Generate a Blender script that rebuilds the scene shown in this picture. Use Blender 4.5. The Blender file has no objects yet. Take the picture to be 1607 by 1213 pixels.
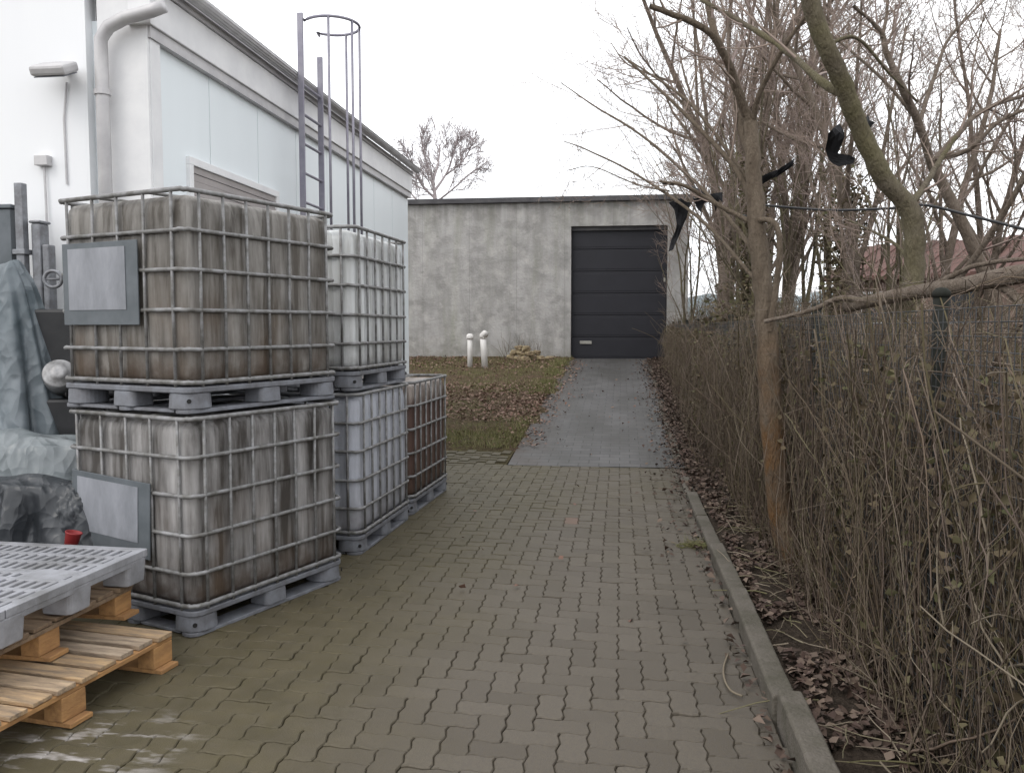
import bpy, bmesh, math, random
import numpy as np
from mathutils import Vector, Matrix, noise as mnoise
PI = math.pi; R = math.radians
random.seed(7); rng = np.random.default_rng(7)
S = bpy.context.scene; COL = S.collection

# ---------------------------------------------------------------- camera
F = 1330.0; CX, CY = 803.5, 606.5; HOR = 515.0
H = 1.6; YAW = R(7.3); PITCH = math.atan((CY-HOR)/F)
cam = bpy.data.cameras.new('camera'); co = bpy.data.objects.new('camera', cam); COL.objects.link(co)
cam.sensor_width = 36; cam.lens = F/1607*36; cam.clip_end = 3000; cam.clip_start = .05
co.location = (0, 0, H); co.rotation_euler = (PI/2-PITCH, 0, YAW); S.camera = co
# ---------------------------------------------------------------- sky, sun, exposure
w = bpy.data.worlds.new('World'); S.world = w; w.use_nodes = True
nt = w.node_tree; N = nt.nodes; L = nt.links; N.clear()
sky = N.new('ShaderNodeTexSky'); sky.sky_type = 'NISHITA'; sky.sun_disc = False
SUN_EL, SUN_AZ = R(48), R(215)
sky.sun_elevation = SUN_EL; sky.sun_rotation = SUN_AZ; sky.dust_density = 4; sky.air_density = 1; sky.ozone_density = 1
tc = N.new('ShaderNodeTexCoord'); nz = N.new('ShaderNodeTexNoise'); nz.inputs['Scale'].default_value = 2.2; nz.inputs['Detail'].default_value = 6
cr = N.new('ShaderNodeValToRGB'); cr.color_ramp.elements[0].position = .25; cr.color_ramp.elements[1].position = .75
cr.color_ramp.elements[0].color = (17, 17.6, 18.4, 1); cr.color_ramp.elements[1].color = (22, 21.9, 22, 1)
mx = N.new('ShaderNodeMix'); mx.data_type = 'RGBA'; mx.inputs[0].default_value = .86
bg = N.new('ShaderNodeBackground'); bg.inputs['Strength'].default_value = .09
wo = N.new('ShaderNodeOutputWorld')
L.new(tc.outputs['Generated'], nz.inputs['Vector']); L.new(nz.outputs['Fac'], cr.inputs['Fac'])
L.new(sky.outputs['Color'], mx.inputs[6]); L.new(cr.outputs['Color'], mx.inputs[7])
L.new(mx.outputs[2], bg.inputs['Color']); L.new(bg.outputs['Background'], wo.inputs['Surface'])
sl = bpy.data.lights.new('sun', 'SUN'); sl.energy = .6; sl.angle = R(25); sl.color = (1, .96, .9)
so = bpy.data.objects.new('sun', sl); COL.objects.link(so)
sd = Vector((math.sin(SUN_AZ)*math.cos(SUN_EL), math.cos(SUN_AZ)*math.cos(SUN_EL), math.sin(SUN_EL)))
so.rotation_euler = sd.to_track_quat('Z', 'Y').to_euler()
S.view_settings.view_transform = 'Standard'; S.view_settings.look = 'None'
S.view_settings.exposure = 0.14; S.view_settings.gamma = 1

# ---------------------------------------------------------------- helpers
FW = Vector((-math.sin(YAW), math.cos(YAW), 0)); RT = Vector((math.cos(YAW), math.sin(YAW), 0))
def ray(px, py):
    a, b = (px-CX)/F, (CY-py)/F
    f = math.cos(PITCH)+b*math.sin(PITCH); z = -math.sin(PITCH)+b*math.cos(PITCH)
    return FW+RT*(a/f)+Vector((0, 0, z/f))
def P(px, py, d): return Vector((0, 0, H))+ray(px, py)*d          # point at forward distance d
def PZ(px, py, z=0.0):                                             # point at height z
    r = ray(px, py); return Vector((0, 0, H))+r*((z-H)/r.z)
def PX(px, py, x):                                                 # point on a wall x = const
    r = ray(px, py); return Vector((0, 0, H))+r*(x/r.x)
def PY(px, py, y):
    r = ray(px, py); return Vector((0, 0, H))+r*(y/r.y)
RAMP0, RAMP1, RISE = 9.7, 21.2, .84
def gz(y):
    t = np.clip((np.asarray(y, float)-RAMP0)/(RAMP1-RAMP0), 0, 1)
    return RISE*(t+.06*np.sin(2*PI*t)*0)

def tag(o, label=None, cat=None, group=None, kind=None):
    if label: o['label'] = label
    if cat: o['category'] = cat
    if group: o['group'] = group
    if kind: o['kind'] = kind
    return o
def empty(name, loc=(0, 0, 0), rz=0, label=None, cat=None, group=None):
    o = bpy.data.objects.new(name, None); COL.objects.link(o); o.empty_display_size = .1
    o.location = loc; o.rotation_euler = (0, 0, rz)
    return tag(o, label, cat, group)
def link(name, me, mat, parent=None, smooth=False, bevel=0, seg=2):
    o = bpy.data.objects.new(name, me); COL.objects.link(o)
    if mat: me.materials.append(mat)
    if parent: o.parent = parent
    if smooth: me.polygons.foreach_set('use_smooth', [True]*len(me.polygons))
    if bevel:
        m = o.modifiers.new('bevel', 'BEVEL'); m.width = bevel; m.segments = seg; m.limit_method = 'ANGLE'; m.angle_limit = R(40)
    return o
class MB:
    def __init__(s): s.v = []; s.f = []
    def add(s, vs, fs):
        k = len(s.v); s.v += [tuple(v) for v in vs]; s.f += [[i+k for i in f] for f in fs]; return s
    def box(s, x0, x1, y0, y1, z0, z1, m=None):
        vs = [Vector(p) for p in ((x0,y0,z0),(x1,y0,z0),(x1,y1,z0),(x0,y1,z0),(x0,y0,z1),(x1,y0,z1),(x1,y1,z1),(x0,y1,z1))]
        if m is not None: vs = [m @ v for v in vs]
        return s.add(vs, [(0,3,2,1),(4,5,6,7),(0,1,5,4),(1,2,6,5),(2,3,7,6),(3,0,4,7)])
    def prism(s, pts, z0, z1, m=None, top=1.0):
        n = len(pts); cx = sum(p[0] for p in pts)/n; cy = sum(p[1] for p in pts)/n
        vs = [Vector((p[0], p[1], z0)) for p in pts]+[Vector((cx+(p[0]-cx)*top, cy+(p[1]-cy)*top, z1)) for p in pts]
        if m is not None: vs = [m @ v for v in vs]
        return s.add(vs, [tuple(range(n-1,-1,-1)), tuple(range(n,2*n))]+[(i,(i+1)%n,n+(i+1)%n,n+i) for i in range(n)])
    def tube(s, pts, r, n=8, closed=False, cap=True):
        pts = [Vector(p) for p in pts]; m = len(pts); rr = r if hasattr(r, '__len__') else [r]*m
        vs = []; ref = None
        for i, p in enumerate(pts):
            a = pts[(i-1) % m] if (closed or i > 0) else p; b = pts[(i+1) % m] if (closed or i < m-1) else p
            t = (b-a).normalized()
            if ref is None:
                ref = t.cross(Vector((0, 0, 1)) if abs(t.z) < .9 else Vector((1, 0, 0))).normalized()
            else: ref = (ref-t*ref.dot(t)).normalized()
            q = t.cross(ref)
            for k in range(n):
                a_ = 2*PI*k/n; vs.append(p+(ref*math.cos(a_)+q*math.sin(a_))*rr[i])
        fs = []
        for i in range(m if closed else m-1):
            j = (i+1) % m
            for k in range(n): fs.append((i*n+k, i*n+(k+1) % n, j*n+(k+1) % n, j*n+k))
        if cap and not closed: fs += [tuple(range(n-1,-1,-1)), tuple((m-1)*n+k for k in range(n))]
        return s.add(vs, fs)
    def lathe(s, prof, n=24, m=None):
        vs = []; fs = []
        for (r, z) in prof:
            for k in range(n):
                v = Vector((r*math.cos(2*PI*k/n), r*math.sin(2*PI*k/n), z)); vs.append(m @ v if m is not None else v)
        for i in range(len(prof)-1):
            for k in range(n): fs.append((i*n+k, i*n+(k+1) % n, (i+1)*n+(k+1) % n, (i+1)*n+k))
        fs += [tuple(range(n-1,-1,-1)), tuple((len(prof)-1)*n+k for k in range(n))]
        return s.add(vs, fs)
    def build(s, name, mat, parent=None, smooth=False, bevel=0, seg=2):
        me = bpy.data.meshes.new(name); me.from_pydata(s.v, [], s.f); me.update()
        return link(name, me, mat, parent, smooth, bevel, seg)
def rrect(w, d, r, k=5, cx=0, cy=0):
    out = []
    for (sx, sy, a0) in ((1,-1,-PI/2),(1,1,0),(-1,1,PI/2),(-1,-1,PI)):
        for i in range(k+1):
            a = a0+PI/2*i/k; out.append((cx+sx*(w/2-r)+r*math.cos(a), cy+sy*(d/2-r)+r*math.sin(a)))
    return out
def fast_mesh(name, V, Q, mat, parent=None, smooth=False, col=None):
    """V (n,3), Q (m,4) -> mesh quickly; col = per-face value stored as a face attribute 'tone'."""
    me = bpy.data.meshes.new(name); V = np.asarray(V, np.float32); Q = np.asarray(Q, np.int32); k = Q.shape[1]
    me.vertices.add(len(V)); me.vertices.foreach_set('co', V.ravel())
    me.loops.add(Q.size); me.loops.foreach_set('vertex_index', Q.ravel())
    me.polygons.add(len(Q)); me.polygons.foreach_set('loop_start', np.arange(0, Q.size, k, dtype=np.int32))
    me.update(calc_edges=True); me.validate()
    if col is not None and len(me.polygons) == len(Q):
        a = me.attributes.new('tone', 'FLOAT', 'FACE'); a.data.foreach_set('value', np.asarray(col, np.float32))
    return link(name, me, mat, parent, smooth)
def tubes(Pt, Rd, sides=3):
    """Pt (M,N,3), Rd (M,N) -> verts, quads for M tubes."""
    Pt = np.asarray(Pt, float); M, n, _ = Pt.shape
    T = np.gradient(Pt, axis=1); T /= np.linalg.norm(T, axis=2, keepdims=True)+1e-9
    ref = np.zeros((M, 3)); t0 = T[:, 0]; up = np.abs(t0[:, 2]) < .9
    ref[up] = (0, 0, 1); ref[~up] = (1, 0, 0)
    A = np.cross(T, ref[:, None, :]); A /= np.linalg.norm(A, axis=2, keepdims=True)+1e-9
    B = np.cross(T, A)
    an = np.arange(sides)*2*PI/sides
    V = Pt[:, :, None, :]+(A[:, :, None, :]*np.cos(an)[None, None, :, None]+B[:, :, None, :]*np.sin(an)[None, None, :, None])*np.asarray(Rd)[:, :, None, None]
    base = (np.arange(M)*n*sides)[:, None, None]; i = np.arange(n-1)[None, :, None]*sides; k = np.arange(sides)[None, None, :]; k2 = (k+1) % sides
    Q = np.stack([base+i+k, base+i+k2, base+i+sides+k2, base+i+sides+k], -1).reshape(-1, 4)
    return V.reshape(-1, 3), Q
def tube_obj(name, groups, mat, parent=None, tone=None):
    """groups: list of (Pt, Rd, sides)"""
    Vs = []; Qs = []; T = []; k = 0
    for (p, r, s) in groups:
        if len(p) == 0: continue
        v, q = tubes(p, r, s); Vs.append(v); Qs.append(q+k); k += len(v)
        T.append(np.repeat(rng.random(len(p)), (np.asarray(p).shape[1]-1)*s))
    return fast_mesh(name, np.concatenate(Vs), np.concatenate(Qs), mat, parent, True, np.concatenate(T))

# ---------------------------------------------------------------- materials
def mat(name, base=(.5,.5,.5), rough=.7, metal=0, var=None, scale=6, detail=6, stretch=(1,1,1), bump=0, bscale=40, spec=.4, tone=None, lo=.35, hi=.65):
    """base colour, mixed by noise to var; optional 'tone' face attribute picks between base and tone."""
    m = bpy.data.materials.new(name); m.use_nodes = True; t = m.node_tree; n = t.nodes; l = t.links
    b = n['Principled BSDF']; b.inputs['Roughness'].default_value = rough; b.inputs['Metallic'].default_value = metal
    b.inputs['Specular IOR Level'].default_value = spec
    b.inputs['Base Color'].default_value = (*base, 1)
    c = n.new('ShaderNodeTexCoord'); mp = n.new('ShaderNodeMapping'); mp.inputs['Scale'].default_value = stretch
    l.new(c.outputs['Object'], mp.inputs['Vector'])
    out = None
    if tone:
        at = n.new('ShaderNodeAttribute'); at.attribute_name = 'tone'
        cr = n.new('ShaderNodeValToRGB'); cs = [base]+list(tone)
        el = cr.color_ramp.elements
        while len(el) < len(cs): el.new(.5)
        for i, q in enumerate(cs): el[i].position = i/(len(cs)-1); el[i].color = (*q, 1)
        l.new(at.outputs['Fac'], cr.inputs['Fac']); out = cr.outputs['Color']
    if var:
        nz = n.new('ShaderNodeTexNoise'); nz.inputs['Scale'].default_value = scale; nz.inputs['Detail'].default_value = detail; nz.inputs['Roughness'].default_value = .65
        l.new(mp.outputs['Vector'], nz.inputs['Vector'])
        mr = n.new('ShaderNodeMapRange'); mr.inputs[1].default_value = lo; mr.inputs[2].default_value = hi; l.new(nz.outputs['Fac'], mr.inputs[0])
        x = n.new('ShaderNodeMix'); x.data_type = 'RGBA'; l.new(mr.outputs[0], x.inputs[0])
        if out: l.new(out, x.inputs[6])
        else: x.inputs[6].default_value = (*base, 1)
        x.inputs[7].default_value = (*var, 1); out = x.outputs[2]
    if out: l.new(out, b.inputs['Base Color'])
    if bump:
        bz = n.new('ShaderNodeTexNoise'); bz.inputs['Scale'].default_value = bscale; bz.inputs['Detail'].default_value = 5
        l.new(mp.outputs['Vector'], bz.inputs['Vector'])
        bu = n.new('ShaderNodeBump'); bu.inputs['Strength'].default_value = bump; bu.inputs['Distance'].default_value = .02
        l.new(bz.outputs['Fac'], bu.inputs['Height']); l.new(bu.outputs['Normal'], b.inputs['Normal'])
    return m
class NT:                                                  # small node-graph helper
    def __init__(s, name):
        s.m = bpy.data.materials.new(name); s.m.use_nodes = True; s.t = s.m.node_tree; s.b = s.t.nodes['Principled BSDF']
        s.c = s.t.nodes.new('ShaderNodeTexCoord')
    def new(s, k): return s.t.nodes.new(k)
    def link(s, a, b): s.t.links.new(a, b)
    def vec(s, scale=(1,1,1), src=None, loc=(0,0,0)):
        mp = s.new('ShaderNodeMapping'); mp.inputs['Scale'].default_value = scale; mp.inputs['Location'].default_value = loc
        s.link(src or s.c.outputs['Object'], mp.inputs['Vector']); return mp.outputs['Vector']
    def noise(s, scale, v=None, lo=.35, hi=.65, detail=6, rough=.6):
        n = s.new('ShaderNodeTexNoise'); n.inputs['Scale'].default_value = scale; n.inputs['Detail'].default_value = detail; n.inputs['Roughness'].default_value = rough
        s.link(v or s.c.outputs['Object'], n.inputs['Vector'])
        return s.rng(n.outputs['Fac'], lo, hi)
    def rng(s, a, lo, hi, o0=0, o1=1):
        mr = s.new('ShaderNodeMapRange'); mr.inputs[1].default_value = lo; mr.inputs[2].default_value = hi; mr.inputs[3].default_value = o0; mr.inputs[4].default_value = o1
        s.link(a, mr.inputs[0]); return mr.outputs[0]
    def math(s, op, a, b=None):
        n = s.new('ShaderNodeMath'); n.operation = op
        for i, q in enumerate((a, b)):
            if q is None: continue
            if isinstance(q, (int, float)): n.inputs[i].default_value = q
            else: s.link(q, n.inputs[i])
        return n.outputs[0]
    def mix(s, f, a, b):
        x = s.new('ShaderNodeMix'); x.data_type = 'RGBA'
        if isinstance(f, (int, float)): x.inputs[0].default_value = f
        else: s.link(f, x.inputs[0])
        for i, q in ((6, a), (7, b)):
            if isinstance(q, tuple): x.inputs[i].default_value = (*q, 1)
            else: s.link(q, x.inputs[i])
        return x.outputs[2]
    def sep(s):
        x = s.new('ShaderNodeSeparateXYZ'); s.link(s.c.outputs['Object'], x.inputs[0]); return x.outputs
    def attr(s, nm):
        a = s.new('ShaderNodeAttribute'); a.attribute_name = nm; return a.outputs['Fac']
    def bump(s, h, st=.3, d=.01):
        b = s.new('ShaderNodeBump'); b.inputs['Strength'].default_value = st; b.inputs['Distance'].default_value = d
        s.link(h, b.inputs['Height']); s.link(b.outputs['Normal'], s.b.inputs['Normal'])
    def done(s, col, rough=.8, spec=.3, metal=0):
        if isinstance(col, tuple): s.b.inputs['Base Color'].default_value = (*col, 1)
        else: s.link(col, s.b.inputs['Base Color'])
        if isinstance(rough, (int, float)): s.b.inputs['Roughness'].default_value = rough
        else: s.link(rough, s.b.inputs['Roughness'])
        s.b.inputs['Specular IOR Level'].default_value = spec; s.b.inputs['Metallic'].default_value = metal
        return s.m

def yard_cover(g, stone, joint=False):
    """moss film along the left, dirt near the kerb, a pale spill by the wooden pallet: stains of the yard itself"""
    x, y, z = g.sep()
    wob = g.noise(.9, None, 0, 1, 5)
    xm = g.math('ADD', x, g.math('MULTIPLY', wob, -1.5))
    # moss mostly left of a line running from beside the near pallet to the far end of the tanks
    edge = g.math('ADD', g.math('MULTIPLY', g.math('SUBTRACT', 9.5, y), -.11), -1.05)
    moss = g.rng(g.math('SUBTRACT', xm, edge), .45, -.5)
    far = g.rng(y, 4.5, 8.5); 
    moss = g.math('MAXIMUM', moss, g.math('MULTIPLY', far, g.noise(1.6, None, .35, .75)))
    fine = g.noise(14, None, .2, .75)
    moss = g.math('MULTIPLY', moss, g.rng(fine, 0, 1, .55, 1.0))
    col = g.mix(g.math('MULTIPLY', moss, .92), stone, g.mix(g.noise(5), (.060,.050,.022), (.088,.073,.036)))
    dirt = g.math('MULTIPLY', g.rng(xm, -.55, .1), g.noise(3.2, None, .3, .7))
    col = g.mix(g.math('MULTIPLY', dirt, .55), col, (.062,.055,.048))
    # pale spill
    dx = g.math('SUBTRACT', x, SPILL.x); dy = g.math('SUBTRACT', y, SPILL.y)
    d = g.math('SQRT', g.math('ADD', g.math('MULTIPLY', dx, dx), g.math('MULTIPLY', g.math('MULTIPLY', dy, dy), 1.6)))
    v = g.vec((5, 15, 9)); st = g.noise(1.0, v, .54, .70, 3)
    sp = g.math('MULTIPLY', g.rng(d, .5, .12), st)
    return g.mix(g.math('MULTIPLY', sp, .85), col, (.5,.47,.46))
SPILL = PZ(135, 1172)
def m_paver():
    g = NT('concrete_paver'); a = g.attr('tone')
    st = g.mix(a, (.086,.072,.053), (.114,.097,.074))
    st = g.mix(g.math('MULTIPLY', g.noise(60, None, .4, .62), .5), st, (.078,.068,.058))
    st = g.mix(g.math('GREATER_THAN', a, .9985), st, (.15,.095,.072))
    c = yard_cover(g, st)
    g.bump(g.noise(150, None, .3, .7), .35, .004)
    return g.done(c, .62, .35)
def m_joint():
    g = NT('joint_sand'); c = g.mix(g.noise(20), (.066,.056,.043), (.085,.073,.052)); c = yard_cover(g, c)
    g.bump(g.noise(120), .6, .01); return g.done(c, .95, .1)
def m_drive():
    g = NT('driveway_stone')
    br = g.new('ShaderNodeTexBrick'); br.inputs['Scale'].default_value = 1; br.inputs['Brick Width'].default_value = .24; br.inputs['Row Height'].default_value = .16
    br.inputs['Mortar Size'].default_value = .006; br.inputs['Mortar Smooth'].default_value = .4
    br.inputs['Color1'].default_value = (.080,.078,.078,1); br.inputs['Color2'].default_value = (.112,.109,.108,1); br.inputs['Mortar'].default_value = (.042,.041,.038,1)
    g.link(g.c.outputs['Object'], br.inputs['Vector'])
    x, y, z = g.sep()
    c = g.mix(g.math('MULTIPLY', g.noise(1.1, g.vec((1.6,.5,1)), .38, .62), .7), br.outputs['Color'], (.052,.050,.045))
    ed = g.rng(g.math('ABSOLUTE', g.math('ADD', x, .1)), .65, 1.2)
    c = g.mix(g.math('MULTIPLY', ed, g.noise(2.5, None, .35, .6)), c, (.07,.055,.045))
    g.bump(br.outputs['Fac'], .4, -.01); return g.done(c, .6, .35)
def m_soil():
    g = NT('soil'); x, y, z = g.sep()
    c = g.mix(g.noise(3), (.032,.025,.019), (.055,.042,.032)); c = g.mix(g.noise(28), c, (.075,.058,.045))
    g.bump(g.noise(35), .8, .03); return g.done(c, .95, .1)
def m_verge():
    g = NT('verge'); c = g.mix(g.noise(1.3, None, .42, .6), (.135,.125,.058), (.145,.098,.068))
    c = g.mix(g.noise(18), c, (.07,.05,.033)); g.bump(g.noise(30), .8, .03); return g.done(c, .95, .1)
def m_tank(name, clean, dirt, amt, content=None):
    g = NT(name)
    oi = g.new('ShaderNodeObjectInfo'); va = g.new('ShaderNodeVectorMath'); va.operation = 'ADD'
    cb = g.new('ShaderNodeCombineXYZ'); m7 = g.math('MULTIPLY', oi.outputs['Random'], 37.0); g.link(m7, cb.inputs[0]); g.link(m7, cb.inputs[1])
    g.link(g.c.outputs['Object'], va.inputs[0]); g.link(cb.outputs[0], va.inputs[1]); src = va.outputs[0]
    x, y, z = g.sep()
    stv = g.noise(5.5, g.vec((1.6,1.6,.22), src), .33, .68, 5)            # run-off streaks
    st2 = g.noise(22, g.vec((1,1,.12), src), .4, .66, 4)
    bl = g.noise(3.0, src, .3, .7)
    d = g.math('MULTIPLY', g.math('ADD', g.math('MULTIPLY', stv, .7), g.math('MULTIPLY', st2, .35)), amt)
    wn = g.new('ShaderNodeTexWhiteNoise'); wn.noise_dimensions = '2D'; cv = g.new('ShaderNodeCombineXYZ')
    wob = g.math('MULTIPLY', bl, .03)
    g.link(g.math('FLOOR', g.math('MULTIPLY', g.math('ADD', g.math('ADD', x, y), wob), 13.0)), cv.inputs[0]); g.link(m7, cv.inputs[1]); g.link(cv.outputs[0], wn.inputs['Vector'])
    d = g.math('ADD', d, g.math('MULTIPLY', g.math('SUBTRACT', wn.outputs['Value'], .45), amt*.45))
    d = g.math('MAXIMUM', g.math('MINIMUM', g.math('ADD', d, g.math('MULTIPLY', bl, amt*.3)), 1.0), 0.0)
    c0 = clean
    if content: c0 = g.mix(g.rng(g.math('ADD', z, g.math('MULTIPLY', bl, .12)), 1.08, .98), clean, content)
    c = g.mix(d, c0, g.mix(g.noise(2.4, src), dirt, tuple(q*.62 for q in dirt)))
    c = g.mix(g.math('MULTIPLY', g.math('MULTIPLY', g.rng(z, .8, .3), g.noise(3.3, g.vec((1,1,.5), src, (5,2,1)), .45, .65)), amt*.45), c, (.155,.105,.068))
    foot = g.math('MAXIMUM', g.math('MULTIPLY', g.rng(z, .42, .16), g.noise(9, src, .3, .6)), g.math('MULTIPLY', g.rng(z, .205, .165), .9))  # splashed earth at the foot
    c = g.mix(g.math('MULTIPLY', foot, min(1, amt*.9)), c, (.07,.048,.034))
    g.b.inputs['Subsurface Weight'].default_value = .15; g.b.inputs['Subsurface Radius'].default_value = (.02,.02,.02)
    g.bump(g.noise(30, g.vec((1,1,.3), src)), .15, .01)
    return g.done(c, .5, .35)
def m_concrete():
    g = NT('raw_concrete'); x, y, z = g.sep()
    c = g.mix(g.noise(.7, None, .35, .65), (.34,.33,.32), (.43,.42,.41))
    c = g.mix(g.math('MULTIPLY', g.noise(2.2, g.vec((1.2,1,.22)), .42, .66), .75), c, (.25,.245,.23))
    c = g.mix(g.math('MULTIPLY', g.noise(1.5, g.vec((1.6,1,.2), None, (3,0,1)), .52, .7), .55), c, (.27,.275,.22))
    c = g.mix(g.math('MULTIPLY', g.noise(1.9, g.vec((1,1,1.4), None, (7,1,2)), .47, .62), .55), c, (.21,.205,.195))
    c = g.mix(g.math('MULTIPLY', g.noise(3.5, None, .5, .7), .6), c, (.50,.48,.46))
    c = g.mix(g.math('MULTIPLY', g.math('MULTIPLY', g.rng(z, .55, .0), .6), g.noise(3, None, .35, .65)), c, (.2,.19,.15))
    top = g.math('MULTIPLY', g.rng(z, 3.1, 3.9), g.noise(4, g.vec((1.3,1,.1)), .4, .62)); c = g.mix(g.math('MULTIPLY', top, .6), c, (.15,.145,.13))
    bd = g.math('PINGPONG', g.math('ADD', x, .2), .6); br = g.rng(bd, 0, .008)               # shuttering board joints
    c = g.mix(g.math('MULTIPLY', g.math('SUBTRACT', 1, br), .5), c, (.15,.145,.135))
    g.bump(g.noise(18), .3, .02); return g.done(c, .85, .2)
def m_bark(name, a, b, c=None, sc=9, zt=None):
    g = NT(name); col = g.mix(g.noise(sc, g.vec((2.2,2.2,.5))), a, b)
    if c:
        k = g.math('MULTIPLY', g.noise(2.6, None, .42, .62), .8)
        if zt: k = g.math('MULTIPLY', g.math('MULTIPLY', g.math('ADD', .25, g.math('MULTIPLY', k, .9)), g.noise(13, g.vec((1,1,.6)), .3, .55)), g.rng(g.sep()[2], zt+.1, zt-.9))
        col = g.mix(k, col, c)
    g.bump(g.math('ADD', g.noise(40, g.vec((2,2,.5))), g.math('MULTIPLY', g.noise(11, g.vec((1,1,.8))), 1.2)), .8, .012); return g.done(col, .9, .15)

M = dict(
 white=mat('white_sheet', (.86,.87,.88), .45, var=(.82,.83,.85), scale=.8, stretch=(1,1,.2)),
 panel=mat('pale_sandwich_panel', (.80,.85,.87), .4, var=(.76,.81,.83), scale=.7, stretch=(1,1,.2)),
 trim=mat('white_trim', (.80,.80,.80), .45, var=(.7,.7,.71), scale=3),
 gutter=mat('grey_zinc', (.46,.45,.46), .5, .2, var=(.56,.55,.55), scale=5),
 blind=mat('taupe_blind', (.36,.33,.32), .6, var=(.31,.285,.28), scale=3),
 galv=mat('galvanised_steel', (.27,.28,.30), .5, .45, var=(.17,.17,.18), scale=16),
 cage=mat('cage_steel', (.29,.29,.295), .6, .3, var=(.12,.115,.105), scale=12),
 ladder=mat('ladder_steel', (.22,.21,.26), .5, .3, var=(.3,.29,.33), scale=6),
 skid=mat('grey_plastic_skid', (.20,.21,.235), .55, var=(.12,.12,.13), scale=9, bump=.1),
 plast=mat('light_grey_plastic', (.36,.365,.395), .5, var=(.19,.19,.195), scale=4.5, bump=.1),
 label=mat('label_sheet', (.30,.31,.34), .5, var=(.19,.20,.22), scale=4, stretch=(1.5,1,.6), bump=.25, bscale=9),
 plate=mat('plate_metal', (.14,.155,.17), .5, .2, var=(.10,.115,.125), scale=6),
 wood=mat('pallet_wood', (.44,.30,.165), .8, var=(.19,.145,.105), scale=5, stretch=(1,7,7), bump=.4, tone=[(.52,.36,.21),(.44,.35,.26),(.36,.23,.12)]),
 woodb=mat('pallet_block', (.45,.25,.10), .85, var=(.28,.15,.065), scale=6, stretch=(4,1,4), bump=.3),
 oldwood=mat('weathered_wood', (.27,.19,.12), .85, var=(.15,.105,.07), scale=6, stretch=(1,5,5), bump=.3),
 dark=mat('black_plastic', (.018,.019,.021), .4, var=(.03,.03,.032), scale=8),
 black=mat('hole_shade', (.01,.01,.01), .8, var=(.014,.014,.014), scale=8),
 bag=mat('black_film', (.022,.022,.026), .28, var=(.05,.05,.056), scale=5, spec=.6, bump=.5, bscale=14),
 tarp=mat('grey_green_tarpaulin', (.085,.115,.12), .38, var=(.15,.175,.185), scale=3, bump=.7, bscale=7, spec=.5),
 tarpb=mat('faded_tarpaulin', (.12,.14,.142), .38, var=(.18,.195,.205), scale=3, bump=.7, bscale=7, spec=.5),
 steel=mat('bright_steel', (.50,.50,.51), .5, .5, var=(.12,.115,.11), scale=7),
 rust=mat('rusty_iron', (.13,.06,.035), .85, var=(.05,.03,.022), scale=12, bump=.3),
 red=mat('red_plastic', (.28,.03,.03), .5, var=(.2,.02,.025), scale=9),
 whitep=mat('white_plastic', (.72,.70,.68), .45, var=(.55,.53,.5), scale=5, stretch=(1,1,.4)),
 conc=m_concrete(),
 felt=mat('roof_felt', (.062,.06,.065), .8, var=(.10,.098,.10), scale=3, bump=.2),
 door=mat('anthracite_door', (.013,.013,.018), .55, var=(.017,.017,.023), scale=2),
 doorh=mat('door_handle', (.35,.34,.30), .5, var=(.25,.24,.22), scale=9),
 kerb=mat('kerb_concrete', (.125,.110,.092), .85, var=(.075,.068,.05), scale=6, bump=.5, bscale=60),
 post=mat('green_grey_post', (.030,.030,.027), .85, 0, var=(.02,.022,.018), scale=7, spec=.1),
 wire=mat('fence_wire', (.075,.08,.085), .5, .3, var=(.05,.05,.05), scale=20),
 roof=mat('red_roof_tile', (.125,.06,.048), .85, var=(.09,.05,.042), scale=8, bump=.4),
 brick=mat('house_wall', (.22,.15,.12), .85, var=(.15,.11,.09), scale=6),
 glass=mat('window_glass', (.03,.035,.04), .1, var=(.05,.055,.06), scale=3),
 joint=m_joint(), paver=m_paver(), drive=m_drive(), soil=m_soil(), verge=m_verge(),
 leaf=mat('dead_leaf', (.050,.032,.024), .8, tone=[(.085,.054,.040),(.07,.044,.036),(.17,.125,.095),(.058,.04,.03)]),
 leafp=mat('pale_dead_leaf', (.13,.07,.05), .8, tone=[(.20,.115,.085),(.17,.105,.085),(.29,.20,.15),(.12,.08,.055)]),
 grass=mat('grass_blade', (.11,.12,.035), .7, tone=[(.15,.15,.055),(.22,.19,.095)]),
 vine=mat('dry_vine', (.060,.044,.033), .9, tone=[(.145,.105,.078),(.105,.088,.045),(.20,.158,.125),(.085,.065,.042),(.135,.10,.082)]),
 straw=mat('pale_stem', (.17,.14,.10), .85, tone=[(.24,.20,.15),(.13,.12,.055)]),
 twig=mat('bare_twig', (.22,.17,.135), .9, tone=[(.29,.225,.185),(.24,.19,.175)]),
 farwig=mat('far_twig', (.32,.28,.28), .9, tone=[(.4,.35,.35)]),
 barkA=m_bark('lichen_bark', (.12,.094,.07), (.18,.145,.11), (.165,.085,.032), 9, 1.65),
 barkB=m_bark('olive_bark', (.11,.09,.066), (.17,.147,.11), (.15,.135,.075)),
 barkC=m_bark('grey_bark', (.14,.11,.085), (.20,.165,.135)),
 ivy=mat('dry_ivy', (.10,.075,.042), .85, tone=[(.13,.10,.06),(.10,.10,.045),(.085,.06,.04)]),
 yel=mat('yellow_stone', (.34,.28,.165), .9, var=(.14,.10,.065), scale=7, bump=.4),
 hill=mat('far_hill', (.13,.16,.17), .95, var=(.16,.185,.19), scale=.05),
)
LICH = (.21,.105,.025)

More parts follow.
